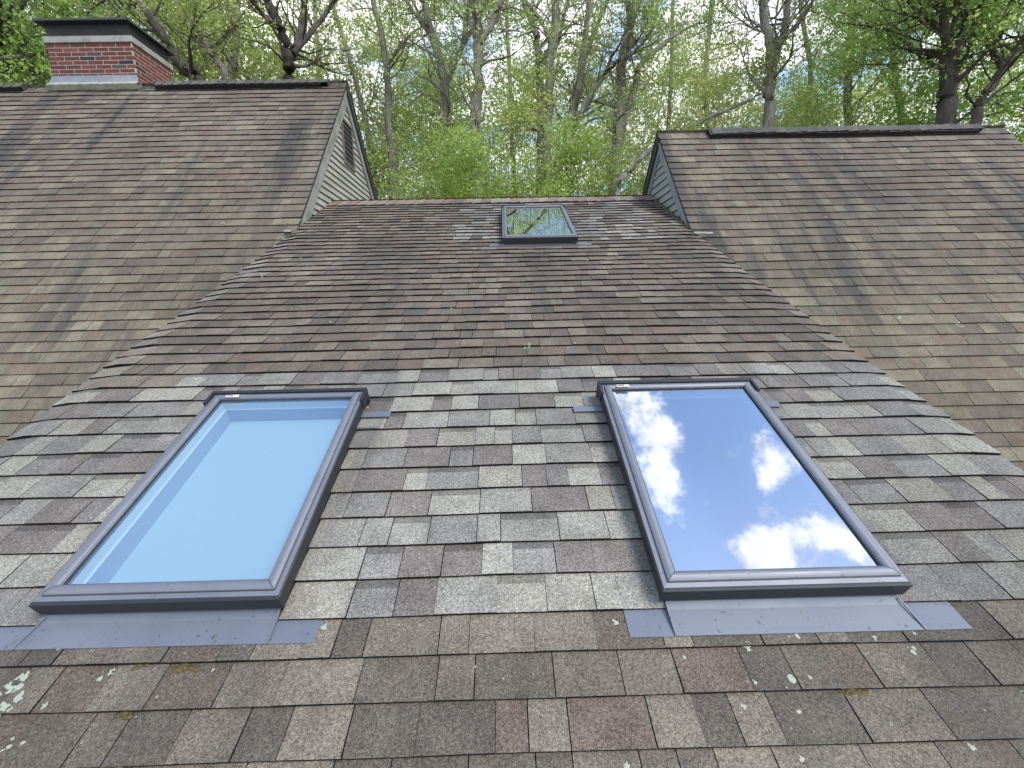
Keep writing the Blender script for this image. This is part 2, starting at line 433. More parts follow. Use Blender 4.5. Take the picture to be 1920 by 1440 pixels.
# centre roof
SKY = {'l': (-.9574, -.4679, .8700, 1.5407), 'r': (.3033, .8040, .8640, 1.5496), 't': (-.0145, .4610, 3.0924, 3.840)}
edges = [.8496 - .0735 * k for k in range(11, 0, -1)] + [.8496 + .0807 * k for k in range(12)]
e = edges[-1]
while e < S_RIDGE - .05: e += .0714; edges.append(e)
edges[-1] = S_RIDGE - .02
house = tag(empty('house', W(0, 3.8, -1).xy.to_3d()), 'brown shingled house roof with three skylights, brick chimney and two clapboard gables', 'house')
holes = [(SKY[k][0] + .010, SKY[k][1] - .010, .8500 if k != 't' else 3.095, SKY[k][3] + .0) for k in 'lrt']
roof = MB(); rng = random.Random(4)
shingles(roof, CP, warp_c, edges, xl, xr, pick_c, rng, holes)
# deck strips around the skylight openings, 10 mm below the shingles
dk = MB()
ins = {k: (SKY[k][0] + .03, SKY[k][1] - .03, SKY[k][2] + .03, SKY[k][3] - .03) for k in SKY}
ss = sorted({-.05, S_RIDGE - .003} | {v[2] for v in ins.values()} | {v[3] for v in ins.values()} | {3.38, 3.53})
for s0, s1 in zip(ss, ss[1:]):
    sm = (s0 + s1) / 2; xs = []
    for k, (a, b, c, d) in ins.items():
        if c - 1e-6 <= sm <= d: xs += [(a, b)]
    xs.sort(); cur0 = lambda s: xl(s) + .012
    L = [cur0] + [(lambda v: (lambda s: v))(v) for p in xs for v in p] + [lambda s: xr(s) - .012]
    for j in range(0, len(L), 2):
        f0, f1 = L[j], L[j + 1]
        lo, hi = -.05, -.022
        dk.hexa([CP(f0(s0), s0, lo), CP(f1(s0), s0, lo), CP(f1(s1), s1, lo), CP(f0(s1), s1, lo), CP(f0(s0), s0, hi), CP(f1(s0), s0, hi), CP(f1(s1), s1, hi), CP(f0(s1), s1, hi)])
# underlayment closing the gap under the shingle courses
croof = roof.build('roof', [M['sh_mid']], house)
tag(croof, 'low middle roof of mixed brown and newer grey shingles')
dk.build('deck', M['deck'], croof)

# side roofs
def side_edges(top, lo=-2.6):
    e = []; s = top
    while s > lo: e.append(s); s -= .0765
    e.append(s); return e[::-1]
LX0, RX1 = -7.2, 4.165
def side_roof(P, x0, x1, top, seed, label, under):
    mb = MB(); r = random.Random(seed)
    shingles(mb, P, warp_s, side_edges(top - .015), lambda s: x0, lambda s: x1, pick_s, r, wmin=.07, wmax=.20, gapp=.6)
    o = mb.build('roof', [M['sh_side']], house); tag(o, label)
    d = MB()
    d.hexa([P(x0 + .006, -2.68, -.022), P(x1 - .006, -2.68, -.022), P(x1 - .006, top, -.022), P(x0 + .006, top, -.022), P(x0 + .006, -2.68, -.012), P(x1 - .006, -2.68, -.012), P(x1 - .006, top, -.012), P(x0 + .006, top, -.012)])
    d.build('deck', M['trim'], o)
    return o
lroof = side_roof(SP, LX0, XL + .012, S_LR, 11, 'steep left roof with dark streaks below the chimney', 0)
rroof = side_roof(SPR, XR - .012, RX1, S_RR, 12, 'steep right roof with olive brown shingles', 0)

# back slopes: mirrored about each ridge
def mirror(P, sr):
    top = P(0, sr, 0)
    def Q(x, s, t=0.):
        p = P(x, s, t); return Vector((p.x, 2 * top.y - p.y, p.z))
    return Q
def back_roof(P, sr, x0, x1, lo, name, par, m):
    Q = mirror(P, sr); mb = MB(); r = random.Random(7)
    ed = []; s = sr - .015
    while s > lo: ed.append(s); s -= .15
    ed = ed[::-1]
    shingles(mb, Q, lambda x, s: 0, ed, lambda s: x0, lambda s: x1, pick_s, r, wmin=.12, wmax=.3)
    o = mb.build('back_slope', [m], par)
    d = MB(); d.hexa([Q(x0 + .006, lo, -.06), Q(x1 - .006, lo, -.06), Q(x1 - .006, sr, -.06), Q(x0 + .006, sr, -.06), Q(x0 + .006, lo, -.010), Q(x1 - .006, lo, -.010), Q(x1 - .006, sr, -.010), Q(x0 + .006, sr, -.010)])
    d.build('deck', M['trim'], par)
back_roof(SP, S_LR, LX0, XL + .022, -1.6, 'l', lroof, M['sh_side'])
back_roof(SPR, S_RR, XR - .022, RX1, -2.0, 'r', rroof, M['sh_side'])
back_roof(CP, S_RIDGE, XL + .002, XR - .002, 1.0, 'c', croof, M['sh_mid'])

# ridge caps
def ridge_caps(P, sr, x0, x1, par, m, step=.083, leg=.095, pal=SIDE, seed=3, lift=.0, skip=(), flip=False):
    Q = mirror(P, sr); mb = MB(); r = random.Random(seed); x = x0
    while x < x1 - .01:
        xe = min(x + step * r.uniform(.97, 1.03), x1)
        if not any(a < (x + xe) / 2 < b for a, b in skip):
            c = wpick(pal, r); lf = lift(x) if callable(lift) else lift
            t0, t1 = (.0045 + lf, .0095 + lf) if not flip else (.0095 + lf, .0045 + lf)
            l2 = leg * r.uniform(.95, 1.06)
            wv = .004 * mnoise.noise(Vector((x * 2, 3, 4)))
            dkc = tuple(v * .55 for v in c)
            rows = []
            for F, sgn in ((P, 1), (Q, -1)):
                a = [F(x, sr - l2, t0 + wv), F(xe, sr - l2, t1 + wv), F(xe, sr - .012, t1 + wv), F(x, sr - .012, t0 + wv)]
                b = [F(x, sr - l2, t0 + wv - .006), F(xe, sr - l2, t1 + wv - .006)]
                rows.append((a, b))
            mb.face(rows[0][0], c); mb.face(rows[1][0][::-1], c)
            mid0 = (P(x, sr, t0 + wv + .004) + Q(x, sr, t0 + wv + .004)) / 2; mid1 = (P(xe, sr, t1 + wv + .004) + Q(xe, sr, t1 + wv + .004)) / 2
            mb.face([rows[0][0][3], rows[0][0][2], mid1, mid0], c); mb.face([mid0, mid1, rows[1][0][2], rows[1][0][3]], c)
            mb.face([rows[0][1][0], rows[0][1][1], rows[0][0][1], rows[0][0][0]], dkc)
            for q, mid in ((1, mid1), (0, mid0)):
                i = 2 if q else 3
                lo_ = [P(xe if q else x, sr - l2, -.001), P(xe if q else x, sr, -.001), Q(xe if q else x, sr - l2, -.001)]
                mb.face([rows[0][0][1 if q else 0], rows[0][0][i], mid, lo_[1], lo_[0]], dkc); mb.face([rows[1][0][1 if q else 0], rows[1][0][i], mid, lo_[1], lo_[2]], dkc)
        x = xe
    return mb.build('ridge_cap', [m], par)
CAPC = [(srgb(158, 142, 128, K), 2), (srgb(146, 134, 121, K), 2), (srgb(156, 130, 120, K), 1.2), (srgb(164, 154, 136, K), 1)]
CAPS = [(srgb(118, 116, 108, K), 3), (srgb(106, 106, 100, K), 3), (srgb(128, 120, 110, K), 1)]
ridge_caps(CP, S_RIDGE, XL + .003, XR - .003, croof, M['sh_mid'], .081, .150, CAPC, 5, lift=.006)
CHX0, CHX1, CHY0, CHY1 = -4.205, -3.42, 4.425, 4.895
lv = lambda x: .043 if (-3.25 < x < -1.70 or x < -4.50) else 0.
ridge_caps(SP, S_LR, LX0, CHX0 - .02, lroof, M['sh_side'], .085, .075, CAPS, 6, lift=lv)
ridge_caps(SP, S_LR, CHX1 + .004, XL + .010, lroof, M['sh_side'], .085, .075, CAPS, 16, lift=lv)
rv = lambda x: .041 if 1.68 < x < 3.88 else 0.
ridge_caps(SPR, S_RR, XR - .010, RX1, rroof, M['sh_side'], .085, .08, CAPS, 8, lift=rv)
def ridge_vent(P, sr, x0, x1, par, hgt, leg):
    Q = mirror(P, sr); mb = MB(); r = random.Random(int(x0 * 100))
    n = max(2, int((x1 - x0) / .12))
    for F in (P, Q):
        for i in range(n):
            a, b = x0 + (x1 - x0) * i / n, x0 + (x1 - x0) * (i + 1) / n
            l2 = leg + .004 * r.random()
            mb.hexa([F(a, sr - l2, .002), F(b, sr - l2, .002), F(b, sr, .002), F(a, sr, .002), F(a, sr - l2, hgt), F(b, sr - l2, hgt), F(b, sr, hgt), F(a, sr, hgt)])
    return mb.build('ridge_vent', M['plastic'], par)
ridge_vent(SP, S_LR, -3.25, -1.70, lroof, .042, .080)
ridge_vent(SP, S_LR, LX0, -4.50, lroof, .042, .080)
ridge_vent(SPR, S_RR, 1.68, 3.88, rroof, .040, .086)

# ------------------------------------------------------------------ gable walls
def clip(poly, a, b, c):
    """keep a*y+b*z+c>=0"""
    out = []
    for i in range(len(poly)):
        p, q = poly[i], poly[(i + 1) % len(poly)]
        dp, dq = a * p[0] + b * p[1] + c, a * q[0] + b * q[1] + c
        if dp >= 0: out.append(p)
        if (dp >= 0) != (dq >= 0):
            t = dp / (dp - dq); out.append((p[0] + (q[0] - p[0]) * t, p[1] + (q[1] - p[1]) * t))
    return out
def gable(X, sgn, yr, zr, zlow, mclap, mboard, label, bw=.108, louver=None, step=.0555, bend=0):
    """X wall plane in layout units; sgn +1 faces +X"""
    g = tag(empty('gable_wall', W(X, yr, zr)), label); g.parent = house; g.location = W(X, yr, zr) - base_of(house)
    tb = math.tan(B); off = .018
    zr2 = zr - .012
    # half plane tests for the inside of the roof triangle
    def tri(off_):
        h = off_ / cb + .012
        return ((tb, -1, -(yr * tb) + zr2 - h), (-tb, -1, (yr * tb) + zr2 - h))
    wallx = X - sgn * .030
    mb = MB(); z = zlow
    while z < zr2:
        z1 = z + step
        poly = [(yr - 5, z), (yr + 5, z), (yr + 5, z1), (yr - 5, z1)]
        for t in tri(bw * .6): poly = clip(poly, *t)
        if len(poly) >= 3:
            def outer(y, zz, z=z):
                f = (zz - z) / step; return W(wallx + sgn * (.013 * (1 - f) + .001), y, zz)
            def inner(y, zz): return W(wallx - sgn * .004, y, zz)
            pp = poly if sgn > 0 else poly[::-1]
            a = [outer(*p) for p in pp]; mb.face(a)
            lo = [p for p in poly if abs(p[1] - z) < 1e-6]
            if len(lo) >= 2:
                y0, y1 = min(p[0] for p in lo), max(p[0] for p in lo)
                mb.face([outer(y0, z), outer(y1, z), inner(y1, z), inner(y0, z)])
        z = z1
    mb.build('clapboard_siding', mclap, g)
    # sheathing
    s = MB(); poly = [(yr - 5, zlow - .2), (yr + 5, zlow - .2), (yr + 5, zr), (yr - 5, zr)]
    for t in tri(.03): poly = clip(poly, *t)
    s.prism(poly, lambda y, z: W(wallx - sgn * .002, y, z), lambda y, z: W(wallx - sgn * .03, y, z)); s.build('sheathing', M['deck'], g)
    # rake boards
    for k in (0, 1):
        poly = [(yr - 5, zlow), (yr + 5, zlow), (yr + 5, zr), (yr - 5, zr)]
        t = tri(.004)[k]; poly = clip(poly, *t)
        a, b, c = tri(bw)[k]; poly = clip(poly, -a, -b, -c)
        poly = clip(poly, *((1, 0, -(yr + .0006)) if k == 1 else (-1, 0, yr - .0006)))
        r = MB(); r.prism(poly, lambda y, z: W(X - sgn * .004, y, z), lambda y, z: W(X - sgn * .029, y, z))
        bevel(r.build('rake_board', mboard, g), .002)
        # outer trim strip that carries the shingle edge
        poly = [(yr - 5, zlow), (yr + 5, zlow), (yr + 5, zr), (yr - 5, zr)]
        poly = clip(poly, *tri(.004)[k]); a, b, c = tri(.030)[k]; poly = clip(poly, -a, -b, -c)
        poly = clip(poly, *((1, 0, -(yr + .0006)) if k == 1 else (-1, 0, yr - .0006)))
        r = MB(); r.prism(poly, lambda y, z: W(X + sgn * .006, y, z), lambda y, z: W(X - sgn * .0038, y, z))
        r.build('trim_strip', mboard, g)
    if louver:
        y0, y1, z0, z1 = louver
        fx0, fx1 = wallx - sgn * .002, wallx + sgn * .024
        f = MB(); fw = .022
        for a, b, c, d in ((y0, y0 + fw, z0, z1), (y1 - fw, y1, z0, z1), (y0 + fw, y1 - fw, z0, z0 + fw), (y0 + fw, y1 - fw, z1 - fw, z1)):
            f.box(min(fx0, fx1), max(fx0, fx1), a, b, c, d, W)
        v = f.build('louver_vent', M['louver'], g)
        bevel(v, .002)
        f = MB(); n = 8
        for i in range(n):
            zc_ = z0 + fw + (z1 - z0 - 2 * fw) * (i + .35) / n
            p = []
            for dz, xx in ((-.001, fx1 - sgn * .004), (.016, fx0 + sgn * .006)):
                p.append((xx, zc_ + dz))
            (xa_, za_), (xb_, zb_) = p
            f.hexa([W(xa_, y0 + fw, za_ - .004), W(xa_, y1 - fw, za_ - .004), W(xb_, y1 - fw, zb_ - .004), W(xb_, y0 + fw, zb_ - .004),
                    W(xa_, y0 + fw, za_ + .004), W(xa_, y1 - fw, za_ + .004), W(xb_, y1 - fw, zb_ + .004), W(xb_, y0 + fw, zb_ + .004)])
        f.box(min(wallx + sgn * .0145, wallx + sgn * .0155), max(wallx + sgn * .0145, wallx + sgn * .0155), y0 + fw, y1 - fw, z0 + fw, z1 - fw, W, mat=1)
        f.build('louver_slats', [M['louver'], M['dark']], g)
    return g
yrl = JL[0] + S_LR * cb; yrr = JR[0] + S_RR * cb
gable(XL, 1, yrl, 2.1448, .20, M['clap_warm'], M['board_warm'], 'tall beige clapboard gable with a louvred vent', louver=(4.296, 4.572, 1.385, 1.800))
gable(XR, -1, yrr, 1.3867, .05, M['clap_cool'], M['board_cool'], 'small grey green clapboard gable beside the right roof', bw=.082, step=.060)

# end wall of the right roof and lower walls of the house (weathered clapboard)
def lower_wall(x0, x1, y0, y1, z1, name, label):
    mb = MB(); z = -CZ / U; step = .07
    while z < z1:
        za = min(z + step, z1)
        for (ax, ay, bx2, by2, nx, ny) in ((x0, y0, x1, y0, 0, -1), (x1, y0, x1, y1, 1, 0), (x1, y1, x0, y1, 0, 1), (x0, y1, x0, y0, -1, 0)):
            o = .012
            mb.face([W(ax + nx * o, ay + ny * o, z), W(bx2 + nx * o, by2 + ny * o, z), W(bx2 + nx * .001, by2 + ny * .001, za), W(ax + nx * .001, ay + ny * .001, za)])
            mb.face([W(ax, ay, z), W(bx2, by2, z), W(bx2 + nx * o, by2 + ny * o, z), W(ax + nx * o, ay + ny * o, z)])
        z = za
    o = mb.build('wall', M['clap_warm'], house); o['label'] = label; return o
zl_e = JL[1] - 2.6 * sb
lower_wall(LX0 + .1, XL - .05, JL[0] - 2.5 * cb, 2 * yrl - (JL[0] - 1.5 * cb), zl_e - .06, 'wall', 'clapboard walls under the left roof')
lower_wall(XR + .05, RX1 - .06, JR[0] - 2.5 * cb, 2 * yrr - (JR[0] - 1.9 * cb), zl_e - .12, 'wall', 'clapboard walls under the right roof')
lower_wall(-1.50, 1.34, .12, 4.9, -1.05, 'wall', 'clapboard walls under the middle roof')
# cheek walls closing the sides below the middle roof, and the far right gable end
mb = MB()
for X, sg in ((-1.50, -1), (1.34, 1)):
    poly = [(.12, -1.05), (.12, -1.0 + .12 * sa / ca - .06), (JL[0], JL[1] - .06), (JL[0] + .3, JL[1] - .06), (JL[0] + .3, -1.05)]
    mb.prism(poly, lambda y, z: W(X, y, z), lambda y, z: W(X + sg * .02, y, z))
mb.prism([(.12, -1.05), (.12, -1.0 + .12 * sa / ca - .06), (.14, -1.0 + .12 * sa / ca - .06), (.14, -1.05)], lambda y, z: W(-1.5, y, z), lambda y, z: W(1.34, y, z))
mb.build('cheek_wall', M['clap_warm'], house)
for X0_, X1_, yr_, zr_, lab in ((RX1 - .07, RX1 - .045, yrr, 1.3867, 'far right end gable'), (LX0 + .045, LX0 + .07, yrl, 2.1448, 'far left end gable')):
    h_ = zr_ - .06 - (zl_e - .3); w_ = h_ / math.tan(B)
    mb = MB(); mb.prism([(yr_ - w_, zl_e - .3), (yr_ + w_, zl_e - .3), (yr_, zr_ - .06)], lambda y, z: W(X0_, y, z), lambda y, z: W(X1_, y, z))
    o = mb.build('gable_wall', M['clap_warm'], house); o['label'] = lab

# flashing scraps where the gables meet the roofs
mb = MB(); rg = random.Random(5)
for i in range(3):
    x = XR - .02 + .034 * i; s = 3.22 + .05 * rg.random() - .012 * i
    mb.box(x, x + .05, s, s + .03, .012 + .001 * i, .0135 + .001 * i, CP)
mb.build('flashing', M['crown'], croof)
mb = MB(); mb.box(XL - .060, XL - .015, 3.455, 3.49, .010, .014, CP)
mb.build('flashing', M['crown'], croof)
mb = MB()
for i in range(60):   # debris and moss line along the right gable foot
    s = 3.36 + (S_RIDGE - .12 - 3.36) * (i + rg.random()) / 60; x = XR - .012 - abs(rg.gauss(0, .012)); r_ = rg.uniform(.006, .016)
    pts = [CP(x + r_ * math.cos(a), s + r_ * math.sin(a) * rg.uniform(.7, 1.4), .008) for a in np.linspace(0, 2 * math.pi, 6)[:-1]]
    ap = CP(x, s, .008 + r_ * .9)
    for a, b in zip(pts, pts[1:] + pts[:1]): mb.face([a, b, ap])
for mx_, ms, mr_ in ((-.625, .768, .02), (-.608, .767, .018), (-.706, .772, .014), (-.678, .699, .016), (-.647, .6265, .018), (-.64, .626, .014), (.609, .699, .024), (.590, .7005, .016)):
    for j in range(9):
        x = mx_ + rg.gauss(0, mr_ * .5); s = ms + rg.gauss(0, .003); r_ = mr_ * rg.uniform(.25, .5)
        pts = [CP(x + r_ * math.cos(a), s + r_ * .6 * math.sin(a), .003) for a in np.linspace(0, 2 * math.pi, 7)[:-1]]
        ap = CP(x, s, .003 + r_ * .45)
        for a, b in zip(pts, pts[1:] + pts[:1]): mb.face([a, b, ap])
tag(mb.build('moss', M['moss'], croof, smooth=True), kind='stuff')

# lichen rosettes, laid onto the shingle surface
def lichen(P, obj, spots, par, seed):
    deps = BVHTree.FromPolygons([obj.matrix_world @ v.co if False else v.co for v in obj.data.vertices], [p.vertices[:] for p in obj.data.polygons])
    nrm = (P(0, 1, 1) - P(0, 1, 0)).normalized(); b0 = base_of(obj)
    mb = MB(); r = random.Random(seed)
    def surf(x, s):
        p = P(x, s, .1) - b0; h = deps.ray_cast(p, -nrm)
        return (h[0] + b0 + nrm * .0012) if h[0] else P(x, s, .006)
    for x, s, R in spots:
        for j in range(1 if R < .008 else int(2 + R * 260)):
            k = 0 if R < .008 else 1
            cx, cs = x + r.gauss(0, R * .55) * k, s + r.gauss(0, R * .5) * k
            rr_ = R * (1 if not k else r.uniform(.12, .5))
            n = 12; ring = []
            for i in range(n):
                a = 2 * math.pi * i / n; q = rr_ * r.uniform(.35, 1.25); ring.append(surf(cx + q * math.cos(a), cs + q * math.sin(a)))
            c0 = surf(cx, cs) + nrm * .0008
            for a, b in zip(ring, ring[1:] + ring[:1]): mb.face([a, b, c0])
    return tag(mb.build('lichen', M['lichen'], par), kind='stuff')
LC = [(-.922, .751, .020), (-.905, .742, .022), (-.889, .726, .022), (-.84, .651, .020), (-.762, .761, .016), (-.381, .834, .010), (.207, .825, .012), (.754, .768, .018), (.431, .717, .008), (.501, .721, .012), (.535, .721, .007),
      (.744, .62, .010), (.458, .612, .008), (.397, .682, .008), (.177, .609, .010), (.089, 1.884, .016), (.449, .776, .012), (-.565, .764, .006), (.244, 1.862, .005), (-.881, .809, .008), (-.83, .714, .008), (.32, .761, .006), (.488, .673, .006),
      (.873, 2.071, .006), (.854, 2.196, .010), (.547, 2.337, .007), (.275, 1.889, .005), (-.256, 2.235, .007), (-.428, 2.762, .009), (.398, 2.712, .010), (.476, 2.816, .016), (-1.339, 2.668, .012), (-1.018, 2.384, .008),
      (-1.193, 2.392, .008), (-1.24, 2.136, .008), (-.785, 2.117, .007), (-.836, 1.726, .009), (-.968, 1.99, .006), (.507, 3.06, .012), (-.20, 3.05, .02), (.55, .79, .01), (.70, .785, .009), (.78, .79, .008)]
LS = [(-2.031, .09, .016), (-1.91, .546, .008), (-1.857, .784, .009), (-1.602, .791, .009), (-2.252, -.252, .006), (-2.681, -.747, .006), (-1.583, 2.018, .010), (-1.75, 1.2, .007), (-2.05, 1.0, .006)]
LR_ = [(1.756, .756, .008), (2.249, .115, .012), (2.332, -.784, .014), (2.654, -.839, .018), (3.179, -.48, .010), (2.521, -1.699, .009), (3.12, .70, .014), (3.40, .36, .014), (2.42, .80, .012), (2.64, .78, .014), (1.9, .5, .006)]
rl = random.Random(77)
for _ in range(34): LC.append((rl.uniform(-1.3, 1.2), rl.uniform(1.8, 3.0), rl.uniform(.003, .006)))
LC = [(x, s_, R_ * (.62 if s_ < .85 and x > -.7 else (.85 if s_ < .85 else 1))) for x, s_, R_ in LC]
for _ in range(40): LC.append((rl.uniform(-1.0, .9), rl.uniform(.56, .84), rl.uniform(.0010, .0024)))
for _ in range(10): LS.append((rl.uniform(-3.8, -1.6), rl.uniform(-.8, 1.9), rl.uniform(.003, .006)))
lichen(CP, croof, LC, croof, 1)
lichen(SP, lroof, LS, lroof, 2)
lichen(SPR, rroof, LR_, rroof, 3)

CP_plain = CP
# ------------------------------------------------------------------ skylights
def skylight(key, label, glass, kind):
    CP0 = CP_plain; CPw = lambda x, s, t=0.: CP_plain(x, s, t + warp_c(x, s))
    X0, X1, S0, S1 = SKY[key]
    big = key != 't'
    H = .060 if big else .058
    g = empty('skylight', CP((X0 + X1) / 2, S0, 0)); g.parent = house; g.location = CP((X0 + X1) / 2, S0, 0) - base_of(house); tag(g, label)
    ring = lambda i, t: [(X0 + i, S0 + i, t), (X1 - i, S0 + i, t), (X1 - i, S1 - i, t), (X0 + i, S1 - i, t)]
    # curb cladding: dark sides, flat outer ledge
    mb = MB()
    def loft(rings, mats_):
        for r0, r1, mm in zip(rings, rings[1:], mats_):
            for k in range(4):
                j = (k + 1) % 4; mb.face([CP(*r0[k]), CP(*r0[j]), CP(*r1[j]), CP(*r1[k])], mat=mm)
    e0 = .010
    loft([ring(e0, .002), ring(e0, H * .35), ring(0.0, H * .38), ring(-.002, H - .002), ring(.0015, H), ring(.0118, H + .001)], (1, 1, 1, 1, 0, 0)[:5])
    fr = mb.build('curb', [M['clad'], M['clad_side']], g)
    # sash frame: gently rounded profile, mitred corners
    mb = MB(); prof = []
    w0, w1 = .013, .0335 if big else .030
    prof.append((w0 - .0015, H - .012)); prof.append((w0 - .001, H + .001))
    for q in range(7):
        f = q / 6; prof.append((w0 + (w1 - w0) * f * .94, H + .0015 + .0075 * math.sin(math.pi * min(1, .16 + f * .62)) - .0030 * max(0, f - .75)))
    prof.append((w1, H + .0005)); prof.append((w1, H - .014))
    loft([ring(i, t) for i, t in prof], [0] * (len(prof) - 1))
    sash = mb.build('frame', [M['clad']], g)
    # mitre lines
    mb = MB()
    for k in range(4):
        pts = []
        for i, t in prof[2:9]:
            pts.append(ring(i, t + .0004)[k])
        for p, q in zip(pts, pts[1:]):
            sx = 1 if k in (0, 3) else -1
            mb.face([CP(p[0] - .0008, p[1], p[2]), CP(p[0] + .0008, p[1], p[2]), CP(q[0] + .0008, q[1], q[2]), CP(q[0] - .0008, q[1], q[2])])
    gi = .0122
    for k in range(4):   # black strip painting in the shadow between curb ledge and sash
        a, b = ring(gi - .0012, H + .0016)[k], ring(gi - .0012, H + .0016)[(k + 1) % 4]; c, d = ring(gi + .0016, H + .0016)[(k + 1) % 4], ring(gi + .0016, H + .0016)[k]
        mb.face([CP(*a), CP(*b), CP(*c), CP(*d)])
    wg = w1 - .0008
    for k in range(4):   # seal round the pane
        a, b = ring(wg, H - .0005)[k], ring(wg, H - .0005)[(k + 1) % 4]; c, d = ring(wg + .0035, H - .0005)[(k + 1) % 4], ring(wg + .0035, H - .0005)[k]
        mb.face([CP(*a), CP(*b), CP(*c), CP(*d)])
    mb.build('gasket_and_joint_shade', M['flat_black'], g)
    # pane
    mb = MB(); r0 = ring(w1 - .003, H - .003); mb.face([CP(*p) for p in r0])
    mb.build('glass_pane', glass, g)
    # lining: white sash, then shaft
    mb = MB()
    if kind == 'shade':
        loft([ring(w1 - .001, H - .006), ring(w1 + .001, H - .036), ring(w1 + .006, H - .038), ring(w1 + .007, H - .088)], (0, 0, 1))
        r0 = ring(w1 + .006, H - .086); mb.face([CP(*p) for p in r0], mat=2)
    else:
        dd = .30 if big else .4
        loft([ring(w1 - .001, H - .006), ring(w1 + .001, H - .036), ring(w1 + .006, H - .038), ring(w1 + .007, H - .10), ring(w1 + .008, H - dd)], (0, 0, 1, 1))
        r0 = ring(w1 + .007, H - dd + .002); mb.face([CP(*p) for p in r0], mat=2)
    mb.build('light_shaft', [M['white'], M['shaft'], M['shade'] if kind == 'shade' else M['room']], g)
    # head cover with side returns
    mb = MB(); rt = .058 if big else .05; hc = H + .010
    mb.box(X0 - .006, X1 + .006, S1 - .010, S1 + .004, H * .2, hc, CP)
    for xa_, xb_ in ((X0 - .006, X0 + .003), (X1 - .003, X1 + .006)): mb.box(xa_, xb_, S1 - rt, S1 - .010, H * .55, hc - .001, CP)
    mb.box(X0 + .006, X1 - .006, S1 - .0215, S1 - .010, H + .0012, H + .0035, CP, mat=1)
    o = mb.build('head_cover', [M['clad_side'], M['clad']], g); bevel(o, .0015)
    # aprons and flashing at the foot
    if big: fx = (.316, .808, .227, .901) if key == 'r' else (-.967, -.48, -1.06, -.390)
    else: fx = (-.015, .464, -.096, .553)
    fb = {'r': .795, 'l': .804, 't': 3.078}[key]; ft = {'r': .845, 'l': .856, 't': 3.092}[key]
    mb = MB(); nseg = 10
    # curved centre piece: rises up the curb front
    S_f = S0 + e0 + .001
    pro = [(fb, .0108), (fb + .012, .0110), (fb + (S_f - fb) * .6, .012), (S_f - .012, .017), (S_f - .004, .024), (S_f - .001, .036), (S_f - .001, H * .40)]
    for (s_a, t_a), (s_b, t_b) in zip(pro, pro[1:]):
        for i in range(nseg):
            ua = X0 + e0 + .0 + (X1 - X0 - 2 * e0) * i / nseg; ub = X0 + e0 + (X1 - X0 - 2 * e0) * (i + 1) / nseg
            wob = lambda x, s: .0012 * mnoise.noise(Vector((x * 9, s * 14, 2)))
            def xx(u, s):   # flares out a little towards the foot
                f = (u - X0 - e0) / (X1 - X0 - 2 * e0); k = min(1, max(0, (S_f - s) / (S_f - fb)))
                return (X0 + e0) * (1 - f) + (X1 - e0) * f + ((fx[0] - X0 - e0) * (1 - f) + (fx[1] - X1 + e0) * f) * k
            mb.face([CPw(xx(ua, s_a), s_a, t_a + wob(ua, s_a)), CPw(xx(ub, s_a), s_a, t_a + wob(ub, s_a)), CPw(xx(ub, s_b), s_b, t_b + wob(ub, s_b)), CPw(xx(ua, s_b), s_b, t_b + wob(ua, s_b))])
    mb.face([CPw(fx[0], fb, .0005), CPw(fx[1], fb, .0005), CPw(fx[1], fb, .0108), CPw(fx[0], fb, .0108)])
    for xa_, xb_, sk in ((fx[2], fx[0] + .004, -1), (fx[1] - .004, fx[3], 1)):
        wt = .854 if big else ft + .02
        a = [(xa_, fb, .0100), (xb_, fb, .0100), (xb_, wt, .0046 if big else .0100), (xa_, wt, .0046 if big else .0100)]
        mb.hexa([CPw(p[0], p[1], .0010) for p in a] + [CPw(p[0], p[1], p[2]) for p in a])
    # standing seam beads where centre and wings meet
    for xs in (fx[0], fx[1]):
        xt = X0 + e0 if xs == fx[0] else X1 - e0
        a0, a1 = CPw(xs, fb, .0106), CPw(xt, S_f - .02, .0175)
        d = CPw(.0014, 0, 0) - CPw(0, 0, 0)
        up = CPw(0, 0, .0025) - CPw(0, 0, 0)
        mb.hexa([a0 - d, a0 + d, a1 + d, a1 - d, a0 - d + up, a0 + d + up, a1 + d + up, a1 - d + up])
    ap = mb.build('apron_flashing', M['apron'], g, smooth=False)
    for p in ap.data.polygons: p.use_smooth = len(p.vertices) == 4 and p.index < 6 * nseg
    # front counter flashing: dark lip band along the foot of the curb
    mb = MB()
    mb.box(X0 - .002, X1 + .002, S0 - .006, S0 - .0005, H * .36, H - .0015, CP, mat=0)
    for xs in (X0 + .03, X1 - .03):
        n = 8
        pts = [CP(xs + .0022 * math.cos(2 * math.pi * i / n), S0 - .0063, H * .68 + .0022 * math.sin(2 * math.pi * i / n)) for i in range(n)]
        mb.face(pts, mat=1)
    bevel(mb.build('front_cladding', [M['clad_side'], M['flat_black']], g), .0012)
    # step flashing tabs slipped between the side courses
    if key == 'r': tabs = [(.212, X0 + .01, 1.466, 1.492), (X1 - .01, .889, 1.470, 1.499), (X1 - .01, .870, 1.421, 1.428)]
    elif key == 'l': tabs = [(X1 - .01, -.383, 1.467, 1.492), (X1 - .01, -.405, 1.415, 1.421), (-1.005, X0 + .01, 1.450, 1.476), (-1.0, X0 + .01, 1.400, 1.407)]
    else: tabs = [(-.03, X0 + .01, 3.4, 3.41)]
    for a, b, c, d in tabs:
        mb = MB(); mb.box(a, b, c, d, .0118, .0130, CPw); mb.build('step_flashing', M['apron'], g)
